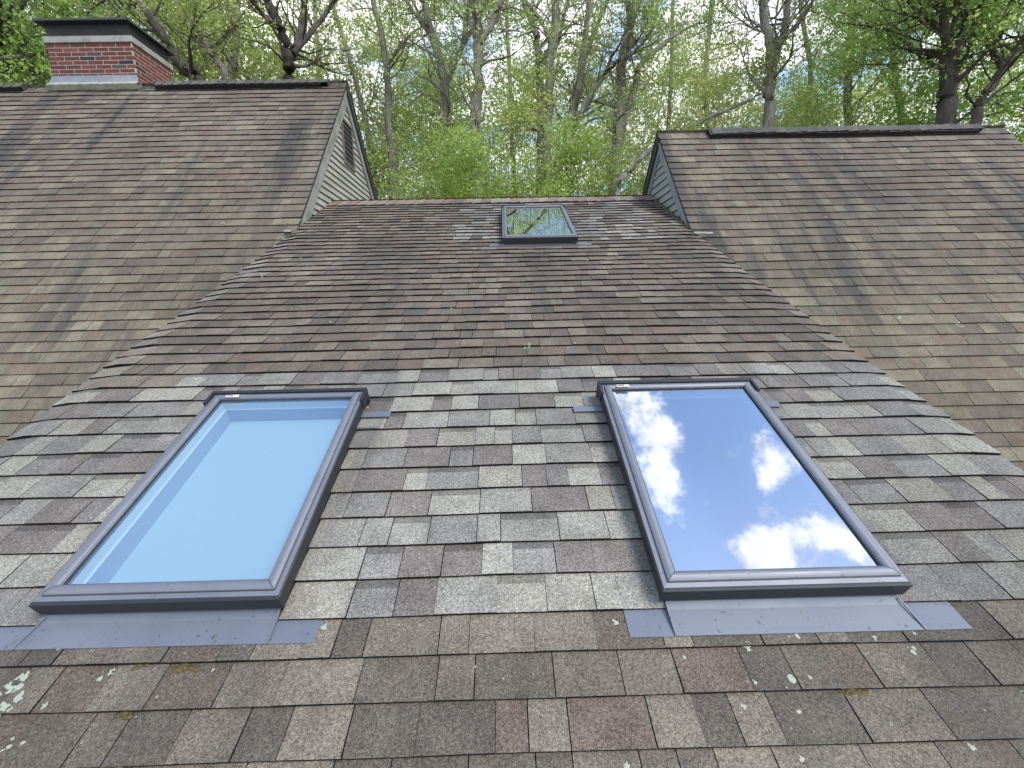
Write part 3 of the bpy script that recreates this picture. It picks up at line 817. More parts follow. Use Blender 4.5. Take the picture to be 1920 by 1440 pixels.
    if big:
        sx = X0 + .055 if key == 'l' else X0 + .05
        mb = MB(); t = H + .0128; sS = S1 - .034
        mb.box(sx, sx + .040, sS, sS + .009, t - .002, t + .0006, CP)
        mb.box(sx + .002, sx + .024, sS + .002, sS + .007, t + .0006, t + .0009, CP, mat=1)
        mb.build('sticker', [M['sticker'], M['stickerred']], g)
    if key == 'l':
        mb = MB()
        for i in range(1):
            s = S1 - .035 - .018 * i + .004 * math.sin(i * 3)
            pts = [CP(X1 + .0075, s + .003 * math.cos(a), .018 + .004 * math.sin(a)) for a in np.linspace(0, 2 * math.pi, 8)[:-1]]
            mb.face(pts)
        mb.build('caulk', M['caulk'], g)
    return g
skylight('l', 'left lower skylight with pale blue shaded pane', M['glass_l'], 'shade')
skylight('r', 'right lower skylight mirroring white clouds', M['glass_r'], 'open')
skylight('t', 'small upper skylight mirroring trees near the ridge', M['glass_t'], 'open')

# ------------------------------------------------------------------ chimney
ch = empty('chimney', W((CHX0 + CHX1) / 2, CHY0, 2.1)); ch.parent = house; ch.location = W((CHX0 + CHX1) / 2, CHY0, 2.1) - base_of(house)
tag(ch, 'red brick chimney with stone crown and dark metal cap')
BZ1 = 2.494; rowh = .0358; bwid = .1405; mo = .0075
mb = MB(); mb.box(CHX0 + .0018, CHX1 - .0018, CHY0 + .0018, CHY1 - .0018, 1.4, BZ1 - .002, W); mb.build('mortar', M['mortar'], ch)
mb = MB(); r = random.Random(21)
REDS = [srgb(146, 84, 74, .58), srgb(132, 80, 72, .58), srgb(152, 94, 82, .58), srgb(124, 86, 78, .58), srgb(138, 80, 74, .58)]
DARKS = [srgb(92, 92, 94, .55), srgb(70, 66, 68, .55), srgb(112, 100, 96, .55)]
row = 0; z = BZ1 - .004
dark_at = {(1, 6), (2, 3), (3, 2), (2, 6), (4, 5), (5, 4), (7, 6), (0, 6), (7, 1)}
while z > 1.7:
    z0, z1 = z - rowh + mo, z
    for face in range(4):
        L = (CHX1 - CHX0) if face in (0, 2) else (CHY1 - CHY0)
        offs = (.0 if row % 2 else bwid * .5) + (.02 if face % 2 else 0)
        u = -offs; idx = 0
        while u < L - .002:
            a, b = max(0, u + mo * .5), min(L, u + bwid - mo * .5)
            if u <= 0: a = 0
            if b > L - mo: b = L
            if b - a > .012:
                c = REDS[r.randrange(len(REDS))]
                if (face == 0 and (row, idx) in dark_at) or (face != 0 and r.random() < .14): c = DARKS[r.randrange(3)]
                k = r.uniform(.88, 1.1); c = tuple(v * k for v in c); d = .010; p = r.uniform(-.0006, .0006)
                if face == 0: mb.box(CHX0 + a, CHX0 + b, CHY0 + p, CHY0 + d, z0, z1, W, c)
                elif face == 1: mb.box(CHX1 - d, CHX1 + p, CHY0 + max(a, .0101), CHY0 + min(b, L - .0101), z0, z1, W, c)
                elif face == 2: mb.box(CHX0 + a, CHX0 + b, CHY1 - d, CHY1 + p, z0, z1, W, c)
                else: mb.box(CHX0 + p, CHX0 + d, CHY0 + max(a, .0101), CHY0 + min(b, L - .0101), z0, z1, W, c)
            u += bwid; idx += 1
    z -= rowh; row += 1
mb.build('brickwork', M['brick'], ch)
mb = MB(); mb.box(CHX0 - .012, CHX1 + .012, CHY0 - .012, CHY1 + .012, BZ1, 2.548, W); bevel(mb.build('crown', M['crown'], ch), .006)
mb = MB()
sx0, sx1, sy0, sy1 = CHX0 + .008, CHX1 - .006, CHY0 + .008, CHY1 - .008; SZ0, SZ1 = 2.548, 2.655
for a, b, c, d in ((sx0, sx1, sy0, sy0 + .003), (sx0, sx1, sy1 - .003, sy1), (sx0, sx0 + .003, sy0 + .0035, sy1 - .0035), (sx1 - .003, sx1, sy0 + .0035, sy1 - .0035)):
    mb.box(a, b, c, d, SZ0, SZ1, W)
mb.build('mesh_screen', M['screen'], ch)
mb = MB()
for x in (CHX0 + .30, CHX0 + .62):
    mb = MB(); mb.box(x, x + .11, CHY0 + .06, CHY1 - .10, BZ1 + .0, 2.648, W)
    bevel(mb.build('flue_tile', M['flue'], ch), .01)
mb = MB(); o_ = .045
lx0, lx1, ly0, ly1 = CHX0 - o_, CHX1 + o_ * .6, CHY0 - o_, CHY1 + o_
mb.box(lx0, lx1, ly0, ly1, 2.655, 2.672, W)
cx, cy = (lx0 + lx1) / 2, (ly0 + ly1) / 2
top = [(lx0 + .002, ly0 + .002), (lx1 - .002, ly0 + .002), (lx1 - .002, ly1 - .002), (lx0 + .002, ly1 - .002)]
rid = [W(cx - .2, cy, 2.71), W(cx + .2, cy, 2.71)]
T4 = [W(x, y, 2.6723) for x, y in top]
mb.face([T4[0], T4[1], rid[1], rid[0]]); mb.face([T4[1], T4[2], rid[1]]); mb.face([T4[2], T4[3], rid[0], rid[1]]); mb.face([T4[3], T4[0], rid[0]])
mb.build('cap', M['capmetal'], ch)
mb = MB()   # lead apron: upstand on the brick, then dressed down over the ridge
n = 24
zr_ = 2.1448
for i in range(n):
    f0, f1 = i / n, (i + 1) / n
    ax = lambda f, k: (CHX0 - .004 - .035 * k ** 2 - .10 * (k > 1)) * (1 - f) + (CHX1 + .004 + .02 * k) * f
    prof = [(0, CHY0 - .006, 2.222), (.3, CHY0 - .010, 2.20), (.7, CHY0 - .022, 2.160), (1, CHY0 - .045, 2.132)]
    w_ = lambda f, q: .003 * mnoise.noise(Vector((f * 14, q * 5, 1)))
    for (k0, y0, z0), (k1, y1, z1) in zip(prof, prof[1:]):
        mb.face([W(ax(f0, k1), y1 + w_(f0, k1), z1), W(ax(f1, k1), y1 + w_(f1, k1), z1), W(ax(f1, k0), y0, z0), W(ax(f0, k0), y0, z0)], mat=0 if k1 < 1 else 1)
    x0_, x1_ = ax(f0, 1), ax(f1, 1)
    sA = S_LR - .05; sB = sA - .028 + .004 * math.sin(i * 1.7); sC = sA - .028 + .004 * math.sin((i + 1) * 1.7)
    e0_, e1_ = W(x0_, CHY0 - .045 + w_(f0, 1), 2.132), W(x1_, CHY0 - .045 + w_(f1, 1), 2.132)
    g0, g1 = SP(x0_ - .03 * (1 - f0), sB, .016), SP(x1_ - .03 * (1 - f1), sC, .016)
    mb.face([g0, g1, e1_, e0_], mat=1)
o = mb.build('flashing', [M['lead'], M['lead_edge']], ch, smooth=True)
mb = MB()
mb.box(CHX1 - .002, CHX1 + .004, CHY0 + .02, CHY1, 1.75, 2.16, W)
mb.build('side_flashing', M['lead'], ch)

# ------------------------------------------------------------------ ground
def gz(x, y):
    t = max(0, y - 11); return .16 * t * (1 if t < 60 else 1) + .6 * mnoise.noise(Vector((x * .05, y * .05, 0)))* min(1, t / 8)
mb = MB(); vs = []; xsn = [-400, -200, -120, -80, -60, -45, -35, -25, -18, -12, -6, 0, 6, 12, 18, 25, 35, 45, 60, 80, 120, 200, 400]
ysn = [-400, -200, -80, -40, -20, -10, 0, 6, 10, 12, 15, 18, 22, 26, 30, 35, 40, 46, 54, 64, 80, 110, 160, 240, 400]
gzz = lambda x, y: gz(x, min(y, 90))
for i in range(len(xsn) - 1):
    for j in range(len(ysn) - 1):
        mb.face([(xsn[i], ysn[j], gzz(xsn[i], ysn[j])), (xsn[i + 1], ysn[j], gzz(xsn[i + 1], ysn[j])), (xsn[i + 1], ysn[j + 1], gzz(xsn[i + 1], ysn[j + 1])), (xsn[i], ysn[j + 1], gzz(xsn[i], ysn[j + 1]))])
M['ground'] = painted('leaf_litter_ground', (.09, .07, .04), (.05, .07, .025), .5)
tag(mb.build('ground', M['ground']), 'brown and green woodland ground behind the house', kind='structure')

# ------------------------------------------------------------------ trees
def leaf_mat(name, tr=.58):
    m = bpy.data.materials.new(name); m.use_nodes = True; m.node_tree.nodes.clear(); q = NB(m)
    a = q.n('ShaderNodeAttribute'); a.attribute_name = 'Col'
    oi = q.n('ShaderNodeObjectInfo')
    hs = q.n('ShaderNodeHueSaturation'); q.l(a.outputs['Color'], hs.inputs['Color']); q.l(q.mr(oi.outputs['Random'], 0, 1, .485, .515), hs.inputs['Hue']); q.l(q.mr(oi.outputs['Random'], 0, 1, 1.15, .85), hs.inputs['Value'])
    d = q.n('ShaderNodeBsdfDiffuse'); t = q.n('ShaderNodeBsdfTranslucent'); q.l(hs.outputs[0], d.inputs[0]); q.l(hs.outputs[0], t.inputs[0])
    x = q.n('ShaderNodeMixShader'); x.inputs[0].default_value = tr; q.l(d.outputs[0], x.inputs[1]); q.l(t.outputs[0], x.inputs[2])
    o = q.n('ShaderNodeOutputMaterial'); q.l(x.outputs[0], o.inputs[0]); return m
M['leaf'] = leaf_mat('spring_leaves')
def bark(name, c1, c2):
    m = mat(name, c1, .9, spec=.2); q = NB(m)
    n1 = q.noise(2.2, 5, .65, stretch=(1, 1, .5)); n2 = q.noise(22, 4, .7, stretch=(1, 1, .25))
    c = q.mix(q.mr(n1, .4, .62, 0, 1, True), c1, c2); c = q.scale(c, q.mr(n2, .3, .7, .6, 1.35)); q.l(c, q.b.inputs['Base Color']); q.bump(n2, .8, .04); return m
M['bark'] = bark('grey_bark', (.21, .19, .165), (.34, .325, .29))
M['bark_dark'] = bark('dark_bark', (.085, .075, .066), (.155, .14, .125))

class TreeB:
    def __init__(s, seed): s.r = random.Random(seed); s.nr = np.random.RandomState(seed); s.V = []; s.F = []; s.tips = []; s.nv = 0
    def tube(s, pts, rad, sides):
        base = s.nv; n = len(pts)
        for i, (p, rr_) in enumerate(zip(pts, rad)):
            d = (pts[min(i + 1, n - 1)] - pts[max(i - 1, 0)]); d.normalize()
            a = d.orthogonal().normalized() if abs(d.z) < .9 else d.cross(Vector((0, 1, 0))).normalized()
            b = d.cross(a)
            for k in range(sides):
                t = 2 * math.pi * k / sides; q = rr_ * (1 + (.08 * math.sin(3 * t + i) if sides > 5 else 0)); s.V.append(p + a * (q * math.cos(t)) + b * (q * math.sin(t)))
        for i in range(n - 1):
            for k in range(sides):
                j = (k + 1) % sides
                s.F.append((base + i * sides + k, base + i * sides + j, base + (i + 1) * sides + j, base + (i + 1) * sides + k))
        s.nv += n * sides
    def branch(s, p, d, L, r0, lv, leafy=1.0, up=.25, maxlv=3, wig=.22):
        r = s.r; n = (7, 5, 4, 3)[min(lv, 3)]; pts = [p.copy()]; dd = d.normalized()
        for i in range(n):
            dd = (dd + Vector((r.gauss(0, wig), r.gauss(0, wig), r.gauss(0, wig) + up * .35))).normalized()
            pts.append(pts[-1] + dd * (L / n))
        rad = [r0 * (1 - .82 * i / n) for i in range(n + 1)]
        if r0 > .004: s.tube(pts, rad, 7 if lv == 0 else (5 if lv == 1 else 3))
        if lv >= maxlv:
            for q in pts[1:]: s.tips.append((q, leafy))
            return
        nb = {0: 6, 1: 5, 2: 4}[lv]
        if lv == 2:
            for q in pts[2:]: s.tips.append((q, leafy))
        for k in range(nb):
            f = (k + r.uniform(.3, 1)) / nb; f = .25 + .75 * f if lv < 2 else .15 + .85 * f
            f = min(f, .999); i = int(f * n); q = pts[i].lerp(pts[i + 1], f * n - i)
            t = (pts[i + 1] - pts[i]).normalized(); o = Vector((r.gauss(0, 1), r.gauss(0, 1), r.gauss(0, .6)))
            o = (o - t * o.dot(t)).normalized()
            s.branch(q, t * r.uniform(.5, .9) + o * r.uniform(.6, .9) + Vector((0, 0, .15)), L * r.uniform(.35, .6), rad[i] * .55, lv + 1, leafy, up, maxlv, wig)
    def main(s, pts, r0, r1, side_from=.2, nside=10, blen=(2, 4), leafy=1.0, sides=9, up=.25, cont=None):
        # smooth resample
        P = [Vector(p) for p in pts]; out = []; m = 5
        for i in range(len(P) - 1):
            a = P[max(i - 1, 0)]; b = P[i]; c = P[i + 1]; d = P[min(i + 2, len(P) - 1)]
            for k in range(m):
                t = k / m; out.append(.5 * ((2 * b) + (c - a) * t + (2 * a - 5 * b + 4 * c - d) * t * t + (3 * b - a - 3 * c + d) * t ** 3))
        out.append(P[-1]); n = len(out)
        out = [q + Vector((s.r.gauss(0, r0 * .12), s.r.gauss(0, r0 * .12), 0)) if 0 < i < n - 1 else q for i, q in enumerate(out)]
        rad = [r0 + (r1 - r0) * i / (n - 1) for i in range(n)]
        s.tube(out, rad, sides); r = s.r
        for k in range(nside):
            f = side_from + (1 - side_from) * (k + r.random()) / nside; i = min(int(f * (n - 1)), n - 2); q = out[i].lerp(out[i + 1], f * (n - 1) - i)
            t = (out[i + 1] - out[i]).normalized(); a = r.uniform(0, 2 * math.pi); o = Vector((math.cos(a), math.sin(a), 0)); o = (o - t * o.dot(t)).normalized()
            s.branch(q, t * r.uniform(.3, .9) + o, r.uniform(*blen) * (1.1 - .4 * f), max(rad[i] * r.uniform(.22, .4), .018), 1, leafy, up)
        if cont: s.branch(out[-1], (out[-1] - out[-3]).normalized(), cont, r1, 0, leafy, up, wig=.16)
    def mesh(s, bark_m, pal, nleaf, size, spread, flat=.6, name='tree'):
        me = bpy.data.meshes.new('trunk'); me.from_pydata([tuple(v) for v in s.V], [], s.F); me.materials.append(bark_m)
        me.polygons.foreach_set('use_smooth', [True] * len(me.polygons)); me.update()
        tips = np.array([tuple(t[0]) for t in s.tips]); w = np.array([t[1] for t in s.tips]); w = w / w.sum()
        nr = s.nr; per = 9; nc = nleaf // per; ci = nr.choice(len(tips), nc, p=w); nleaf = nc * per
        cc = tips[ci] + nr.normal(0, spread * .42, (nc, 3)) * np.array([1, 1, flat])
        idx = np.repeat(ci * 31 + np.arange(nc), per)
        cr = nr.uniform(.07, .20, (nc, 1)).repeat(per, 0)
        c = np.repeat(cc, per, 0) + nr.normal(0, 1, (nleaf, 3)) * cr * np.array([1, 1, .6])
        return me, leaf_mesh(c, pal, size, nr, idx)
def leaf_mesh(c, pal, size, nr, idx=None):
    n = len(c); a = nr.normal(0, 1, (n, 3)); a /= np.linalg.norm(a, axis=1)[:, None]
    up = nr.normal(0, .55, (n, 3)) + np.array([0, 0, 1.]); b = np.cross(up, a); b /= np.linalg.norm(b, axis=1)[:, None]
    sz = size * nr.uniform(.6, 1.3, (n, 1)); a = a * sz; b = b * sz * .62
    v = np.stack([c - a, c + b, c + a, c - b], 1).reshape(-1, 3)
    me = bpy.data.meshes.new('crown'); me.vertices.add(4 * n); me.vertices.foreach_set('co', v.ravel())
    me.loops.add(4 * n); me.loops.foreach_set('vertex_index', np.arange(4 * n)); me.polygons.add(n)
    me.polygons.foreach_set('loop_start', np.arange(n) * 4); me.polygons.foreach_set('loop_total', np.full(n, 4))
    pal = np.array(pal); k = (idx * 7919 % 97 / 97.) if idx is not None else nr.uniform(0, 1, n)
    k = np.clip(k * .7 + nr.uniform(0, .3, n), 0, .999); pi = (k * len(pal)).astype(int)
    col = pal[pi] * nr.uniform(.8, 1.2, (n, 1)); col = np.concatenate([col, np.ones((n, 1))], 1)
    ca_ = me.color_attributes.new('Col', 'FLOAT_COLOR', 'CORNER'); ca_.data.foreach_set('color', np.repeat(col, 4, 0).ravel())
    me.materials.append(M['leaf']); me.update(); me.validate(); return me
YG = [(.46, .53, .17), (.53, .59, .22), (.38, .48, .15), (.55, .56, .26)]     # young yellow-green
FG = [(.40, .52, .14), (.45, .57, .17), (.33, .46, .12), (.50, .59, .21)]      # fresh green
DG = [(.31, .46, .12), (.37, .52, .15), (.42, .57, .18), (.26, .40, .11)]
PG = [(.46, .46, .27), (.52, .50, .31), (.38, .42, .21)]                          # pale unopened buds
def put(name, me, par, base):
    o = bpy.data.objects.new(name, me); C.objects.link(o); o.parent = par; return o
def finish_tree(tb, label, cat, name, bark_m, pal, nleaf, size, spread, base, group=None, flat=.6):
    t = tag(empty(name, base), label, cat, group)
    tb.V = [v - base for v in tb.V]; tb.tips = [(p - base, w) for p, w in tb.tips]
    me, lf = tb.mesh(bark_m, pal, nleaf, size, spread, flat)
    put('trunk', me, t, base); put('crown', lf, t, base); return t

def hero(seed, Y, limbs, label, r0, pal, nleaf, bark_m='bark', leafsz=.050, spread=.52, nside=9, blen=(1.6, 3.6), cont=5.0, leafy=1.0, name='tree', group='tall spring trees behind the house'):
    """limbs: list of (pixel polyline bottom to top, radius bottom m, radius top m, distance offset)"""
    tb = TreeB(seed); first = limbs[0][0][0]; b = at(first[0], first[1], Y); gzv = gzz(b.x, Y)
    base = Vector((b.x, Y, gzv - .1))
    for li, (pts, ra, rb, dy) in enumerate(limbs):
        P3 = []
        for i, (x, y) in enumerate(pts):
            f = i / max(1, len(pts) - 1); P3.append(at(x, y, Y + dy * f))
        if li == 0 and P3[0].z > base.z: P3 = [base.copy()] + P3
        top_y = pts[-1][1]
        tb.main(P3, ra, rb, .35 if li == 0 else .12, nside, blen, leafy, cont=cont if top_y < 30 else 1.5)
    return finish_tree(tb, label, 'tree', name, M[bark_m], pal, int(nleaf * (.78 if nleaf < 11500 else 1.35)), leafsz, spread, base, group)

H_ = hero
G1 = 'tall spring trees behind the house'
H_(101, 17, [([(545, 200), (541, 120), (528, 55), (500, 0)], .26, .12, -1), ([(541, 125), (560, 70), (572, 0)], .15, .09, 1), ([(530, 60), (492, 25), (455, -20)], .09, .04, -1), ([(550, 100), (600, 40), (640, -20)], .10, .06, 1)],
   'dark forked tree rising behind the left ridge near the gable peak', .3, YG, 9000, 'bark_dark', cont=3.5)
H_(102, 19, [([(440, 200), (441, 110), (446, 0)], .17, .12, 1), ([(441, 130), (420, 100), (385, 60)], .08, .04, 1)], 'slim straight trunk between chimney and left gable peak', .2, YG, 7000)
H_(103, 18, [([(432, 200), (408, 120), (388, 85)], .16, .10, 0), ([(388, 88), (375, 62), (368, 20)], .08, .04, 0), ([(392, 90), (420, 70), (432, 40), (428, 0)], .08, .05, 0)], 'crooked short forked trunk right of the chimney', .2, FG, 6500, cont=2.5)
H_(104, 16, [([(385, 200), (345, 135), (300, 60), (243, -10)], .20, .13, -1)], 'left leaning trunk just behind the chimney cap', .2, YG, 8500, 'bark_dark')
H_(105, 20, [([(742, 380), (728, 200), (722, 110), (700, 0)], .20, .12, 1), ([(724, 125), (745, 95), (775, 60)], .08, .04, 0)], 'slender trunk right of the louvred gable, leaning left', .2, YG, 8000)
H_(106, 22, [([(708, 380), (690, 250), (664, 140), (640, 60), (618, 0)], .16, .09, 1)], 'thin trunk leaning left directly behind the louvred gable', .2, YG, 6500)
H_(107, 19, [([(842, 380), (838, 250), (832, 150), (812, 70), (792, 0)], .22, .14, 0), ([(834, 158), (868, 80), (880, 0)], .14, .09, 1), ([(836, 165), (856, 110), (905, 20), (925, -20)], .10, .06, -1), ([(812, 72), (782, 30), (762, 0)], .09, .05, 0)],
   'tree forking into three tall limbs left of the small upper skylight', .28, FG, 9500)
H_(108, 17, [([(893, 385), (896, 300), (893, 200), (898, 90), (888, 0)], .30, .13, 0), ([(900, 80), (925, 40), (942, 0)], .13, .08, 0), ([(897, 85), (884, 50), (870, 0)], .10, .05, 1)], 'thick lichen spotted trunk above the upper skylight left edge', .3, FG, 11000)
H_(109, 20, [([(1012, 385), (1014, 250), (1010, 120), (1004, 60), (980, 0)], .22, .11, 1), ([(1005, 70), (1000, 30), (1012, 0)], .1, .06, 1)], 'leftmost of the clustered trunks above the upper skylight', .25, YG, 8000)
H_(110, 18, [([(1026, 385), (1026, 250), (1030, 130), (1040, 60), (1042, -10)], .24, .13, 0), ([(1036, 90), (1018, 45), (985, 0)], .10, .06, -1), ([(1034, 110), (1052, 50), (1066, 0)], .12, .08, 1)], 'straight grey trunk in the middle of the cluster above the upper skylight', .26, FG, 9500)
H_(111, 18.5, [([(1038, 385), (1060, 275), (1066, 240), (1090, 130), (1105, 0)], .24, .10, 0), ([(1064, 262), (1100, 190), (1136, 135), (1168, 108)], .16, .08, -1.5), ([(1136, 138), (1146, 108), (1158, 90)], .07, .04, -1)],
   'trunk with a long dark limb sweeping right above the upper skylight', .26, YG, 9000)
H_(112, 21, [([(1070, 385), (1062, 260), (1085, 150), (1115, 60), (1140, 0)], .15, .09, 0)], 'thin trunk leaning right between the central cluster and right gable', .2, YG, 6500)
H_(113, 18, [([(1152, 385), (1160, 250), (1166, 120), (1180, 50), (1195, -10)], .27, .15, 0), ([(1160, 265), (1190, 160), (1202, 120), (1240, 85), (1275, 60)], .16, .07, 1), ([(1168, 110), (1180, 60), (1176, 0)], .1, .06, -1)],
   'broad twin stemmed tree left of the right gable peak', .3, FG, 10000)
H_(114, 15, [([(1150, 400), (1180, 320), (1235, 270), (1320, 225), (1400, 190)], .14, .05, 1)], 'low bowed trunk arching right over the right gable', .16, YG, 5500, blen=(1.2, 2.4))
H_(115, 16, [([(1440, 270), (1440, 180), (1446, 120), (1438, 50), (1425, -10)], .21, .12, 0), ([(1446, 130), (1468, 60), (1480, -10)], .14, .08, 0), ([(1462, 75), (1500, 40), (1530, -10)], .08, .05, -1), ([(1441, 60), (1415, 55), (1385, 35)], .05, .02, 0)],
   'pale forked trunk standing clear above the middle of the right roof', .24, PG, 3600, cont=4, leafsz=.052)
H_(116, 14, [([(1768, 270), (1776, 180), (1782, 100), (1800, 40), (1830, -30)], .27, .17, 0), ([(1780, 120), (1815, 60), (1850, 0)], .16, .1, 1), ([(1779, 110), (1770, 40), (1765, -20)], .12, .08, -1)],
   'thick dark trunk with heavy green foliage behind the right roof', .4, FG, 17000, 'bark_dark', leafsz=.052, spread=.8, nside=14, blen=(2.5, 5))
H_(117, 13.5, [([(1822, 270), (1835, 200), (1880, 130), (1930, 60)], .16, .09, 0), ([(1880, 130), (1850, 70), (1800, 10)], .09, .05, 0)], 'dark leaning trunk at the right edge of the right roof', .2, DG, 12000, 'bark_dark', nside=11, leafsz=.050, spread=.55, blen=(2, 4))
H_(118, 15, [([(2010, 400), (1990, 200), (1960, 60), (1930, -40)], .28, .16, 0)], 'dark leafy tree rising from the photo right edge', .3, DG, 15000, 'bark_dark', nside=14, leafsz=.052, spread=.8, blen=(2.5, 5))
H_(119, 14, [([(-60, 300), (-40, 150), (-20, 0)], .3, .2, 0), ([(-40, 150), (10, 60), (50, -20)], .16, .1, 1)], 'big dark green tree at the photo left edge beside the chimney', .3, DG, 17000, 'bark_dark', nside=14, leafsz=.052, spread=.8, blen=(2.5, 5))
H_(120, 17, [([(60, 300), (40, 150), (30, 0)], .2, .14, 0)], 'slim leafy tree just left of the chimney', .2, FG, 13000, 'bark_dark', nside=13, leafsz=.052, spread=.8, blen=(2, 4.5))
H_(121, 19, [([(180, 300), (150, 100), (105, -10)], .2, .14, 0), ([(165, 170), (215, 60), (260, -30)], .13, .08, 0)], 'forked leafy tree hidden behind the chimney', .2, YG, 12000, nside=12, spread=.55)
H_(122, 21, [([(1585, 300), (1590, 150), (1600, 0)], .2, .14, 0)], 'green leafy tree between pale forked trunk and thick dark trunk', .2, FG, 14000, nside=15, blen=(2, 4.5), spread=.6, leafsz=.052)
H_(123, 23, [([(1330, 320), (1322, 160), (1335, 0)], .15, .1, 0)], 'sparse slender tree behind the right gable peak', .2, PG, 6500)
H_(124, 24, [([(620, 320), (600, 160), (590, 0)], .17, .1, 0)], 'slender tree just left of the gable peak', .2, PG, 6000)
H_(125, 24, [([(965, 390), (958, 200), (950, 0)], .15, .09, 0)], 'thin pale tree seen between two forked trees above the upper skylight', .2, PG, 6500)
H_(126, 20, [([(1690, 300), (1680, 150), (1660, 0)], .17, .1, 0)], 'leafy tree left of the thick dark trunk', .2, FG, 13000, nside=13, blen=(2, 4.2), spread=.6)
H_(127, 25, [([(1240, 390), (1255, 200), (1262, 0)], .14, .09, 0)], 'thin straight tree immediately left of the right gable peak', .2, YG, 7000)
H_(128, 23, [([(1510, 300), (1520, 150), (1500, 0)], .14, .09, 0)], 'thin sparse tree right of the pale forked trunk', .2, PG, 6500)

# understorey: leafy young trees, four kinds copied
def young(seed, hgt, pal, nleaf, label):
    tb = TreeB(seed); r = tb.r
    P3 = [Vector((0, 0, 0)), Vector((r.gauss(0, .2), r.gauss(0, .2), hgt * .33)), Vector((r.gauss(0, .4), r.gauss(0, .4), hgt * .66)), Vector((r.gauss(0, .5), r.gauss(0, .5), hgt * .95))]
    tb.main(P3, .07, .025, .12, 24, (2.0, 4.6), 1.0, sides=6, up=-.02, cont=1.8)
    return finish_tree(tb, label, 'young tree', 'young_tree', M['bark'], pal, int(nleaf * 1.35), .050, 1.05, Vector((0, 0, 0)), 'young trees in the understorey', flat=.35)
protos = [young(201, 8.5, FG, 11000, ''), young(202, 9.5, YG, 11000, ''), young(203, 7.5, FG, 11000, ''), young(204, 8.5, YG, 9000, '')]
def copy_tree(o):
    c = o.copy(); C.objects.link(c)
    for chd in list(o.children):
        d = chd.copy(); C.objects.link(d); d.parent = c
    return c
US = [  # pixel x, distance, scale, kind, label
 (760, 17, 1.0, 1, 'yellow green young tree directly right of the louvred gable'), (800, 15.5, .98, 0, 'fresh green young tree behind the ridge between louvred gable and skylight'),
 (860, 18, 1.08, 2, 'layered green young tree in front of the three limbed tree'), (930, 15, .98, 0, 'bright young tree above the upper skylight left corner'),
 (985, 19, 1.1, 1, 'yellow green young tree behind the clustered trunks'), (1040, 14.5, .92, 2, 'low bright young tree over the upper skylight right corner'),
 (1105, 17, 1.02, 0, 'green young tree right of the clustered trunks'), (1165, 20, 1.05, 3, 'yellow green young tree behind the twin stemmed tree'),
 (1215, 16, .95, 2, 'green young tree at the foot of the right gable edge'), (690, 21, 1.15, 3, 'pale young tree hugging the back of the louvred gable'),
 (1290, 21, 1.2, 1, 'yellow young tree above the right gable peak'), (1370, 19, 1.12, 3, 'yellow young tree above the left part of the right ridge'),
 (1420, 23, 1.25, 1, 'young tree just left of the pale forked trunk'), (1500, 18, 1.12, 1, 'young tree above the middle of the right ridge vent'),
 (1560, 21, 1.2, 3, 'pale young tree above the right ridge vent end'), (1620, 16, 1.05, 0, 'green young tree left of the thick dark trunk'),
 (1700, 18, 1.15, 2, 'green young tree touching the thick dark trunk'), (1840, 16, 1.1, 0, 'green young tree behind the right end of the right ridge'),
 (1905, 12.5, .95, 2, 'green young tree beyond the right roof corner'), (1960, 15, 1.1, 0, 'green young tree at the photo right edge'),
 (20, 15, 1.45, 0, 'green young tree at the photo left edge'), (70, 19, 1.6, 2, 'green young tree left of the chimney'), (350, 20, 1.5, 3, 'yellow young tree right of the chimney top'),
 (470, 22, 1.5, 1, 'yellow young tree above the left ridge vent'), (590, 22, 1.5, 3, 'yellow young tree just left of the louvred gable peak'), (650, 25, 1.6, 1, 'yellow young tree over the louvred gable peak'),
 (730, 26, 1.45, 3, 'tall yellow young tree right of the louvred gable'), (905, 27, 1.5, 1, 'tall yellow young tree behind the thick spotted trunk'), (1130, 27, 1.45, 3, 'tall yellow young tree behind the right sweeping limb'),
 (780, 29, 1.55, 0, 'far green young tree between the louvred gable and the left forked tree'), (1010, 30, 1.6, 3, 'far pale young tree between the clustered trunks'), (1190, 31, 1.6, 1, 'far yellow young tree left of the right gable peak'),
 (1450, 28, 1.6, 0, 'far green young tree behind the pale forked trunk'), (1660, 27, 1.6, 3, 'far pale young tree left of the thick dark trunk'), (1790, 25, 1.55, 1, 'far yellow young tree behind the thick dark trunk'),
 (520, 28, 1.9, 0, 'far green young tree behind the dark forked tree'), (410, 26, 1.8, 1, 'far yellow young tree behind the crooked forked trunk'),
 (1075, 24, 1.3, 1, 'yellow green young tree behind the thin leaning trunk'), (820, 24, 1.35, 3, 'yellow young tree behind the left forked tree')]
used = set(); rr_ = random.Random(9)
for x, Y, k, kind, lab in US:
    p = at(x, 300, Y); o = protos[kind] if kind not in used else copy_tree(protos[kind]); used.add(kind)
    o.location = (p.x, Y, gzz(p.x, Y) - .1); o.scale = (k, k, k); o.rotation_euler = (0, 0, rr_.uniform(0, 6.28)); o['label'] = lab

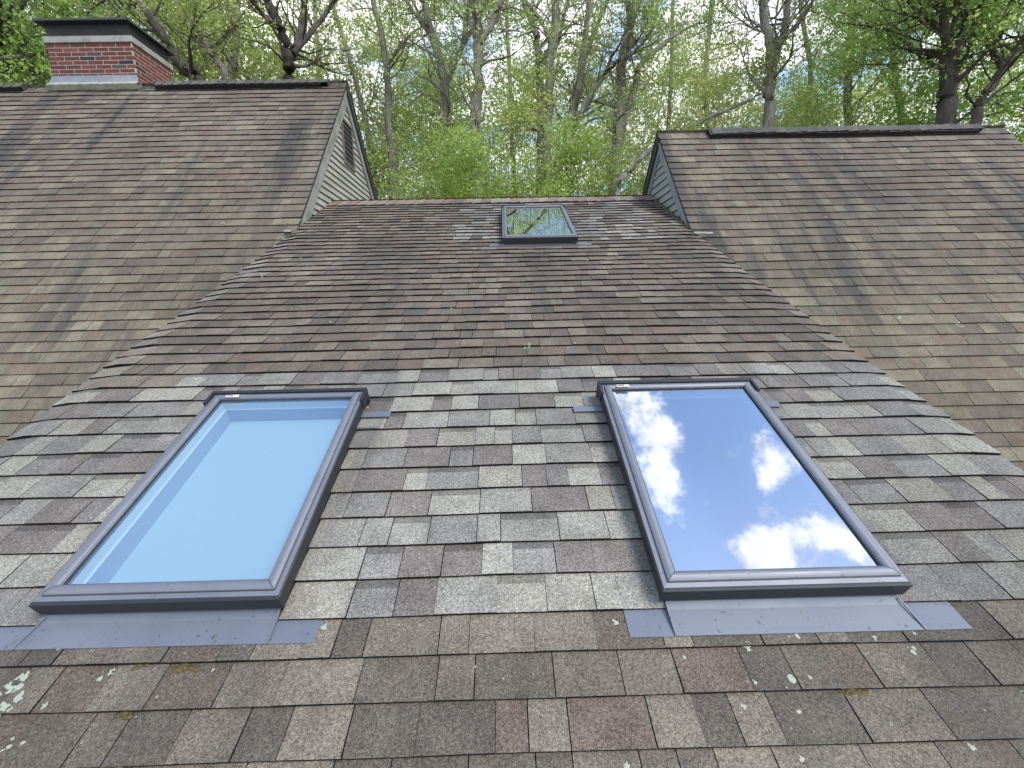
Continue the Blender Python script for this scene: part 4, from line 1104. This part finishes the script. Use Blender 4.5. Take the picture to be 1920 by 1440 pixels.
# distant wood reads as one mass
tb = TreeB(301); r = tb.r; cs = []; ids = []; nr = np.random.RandomState(5); cnt = 0
for i in range(105):
    Y = r.uniform(30, 62); X = r.uniform(-1.5, 1.7) * Y; z0 = gzz(X, Y); h = r.uniform(11, 19)
    P3 = [Vector((X, Y, z0)), Vector((X + r.gauss(0, .4), Y, z0 + h * .5)), Vector((X + r.gauss(0, 1), Y, z0 + h))]
    tb.tube([P3[0].lerp(P3[1], t) for t in (0, .5, 1)] + [P3[1].lerp(P3[2], .5), P3[2]], [.2, .17, .13, .09, .03], 5)
    for j in range(14):
        f = r.uniform(.35, .95); q = P3[0].lerp(P3[2], f); a = r.uniform(0, 6.28); L = (1.1 - f) * 5 + 1
        tb.tube([q, q + Vector((math.cos(a) * L * .5, math.sin(a) * L * .5, L * .35)), q + Vector((math.cos(a) * L, math.sin(a) * L, L * .8))], [.05, .03, .012], 3)
    m = 2600; hh = nr.uniform(.02, 1, m) ** 1.0; ang = nr.uniform(0, 6.28, m)
    rad_ = nr.uniform(0, 1, m) ** .5 * (3.6 * (1.05 - hh) + 1.0)
    keep = nr.uniform(0, 1, m) < (1.0 - .75 * hh)
    cc = np.stack([X + rad_ * np.cos(ang), Y + rad_ * np.sin(ang), z0 + hh * h * 1.02], 1)
    cc = cc[(np.arange(m) // 13) * 13] + nr.normal(0, .30, (m, 3)) * np.array([1.3, 1.3, .55])
    keep = keep[(np.arange(m) // 13) * 13]; ids.append((np.arange(m) // 13 + i * 211)[keep])
    cs.append(cc[keep])
me = bpy.data.meshes.new('far_woodland_wood')
cc = np.concatenate(cs); lf = leaf_mesh(cc, YG + PG[:1] + FG[:2], .085, nr, np.concatenate(ids))
lf.materials.append(M['bark'])
wood = bpy.data.objects.new('far_woodland', lf); C.objects.link(wood)
# join trunks into the same object
nv = len(lf.vertices)
import bmesh
bm = bmesh.new(); bm.from_mesh(lf)
vs = [bm.verts.new(v) for v in tb.V]
for f in tb.F:
    q = bm.faces.new([vs[i] for i in f]); q.material_index = 1; q.smooth = True
bm.to_mesh(lf); bm.free()
tag(wood, 'distant mass of pale green spring woodland behind the nearer trees', 'woodland', kind='stuff')
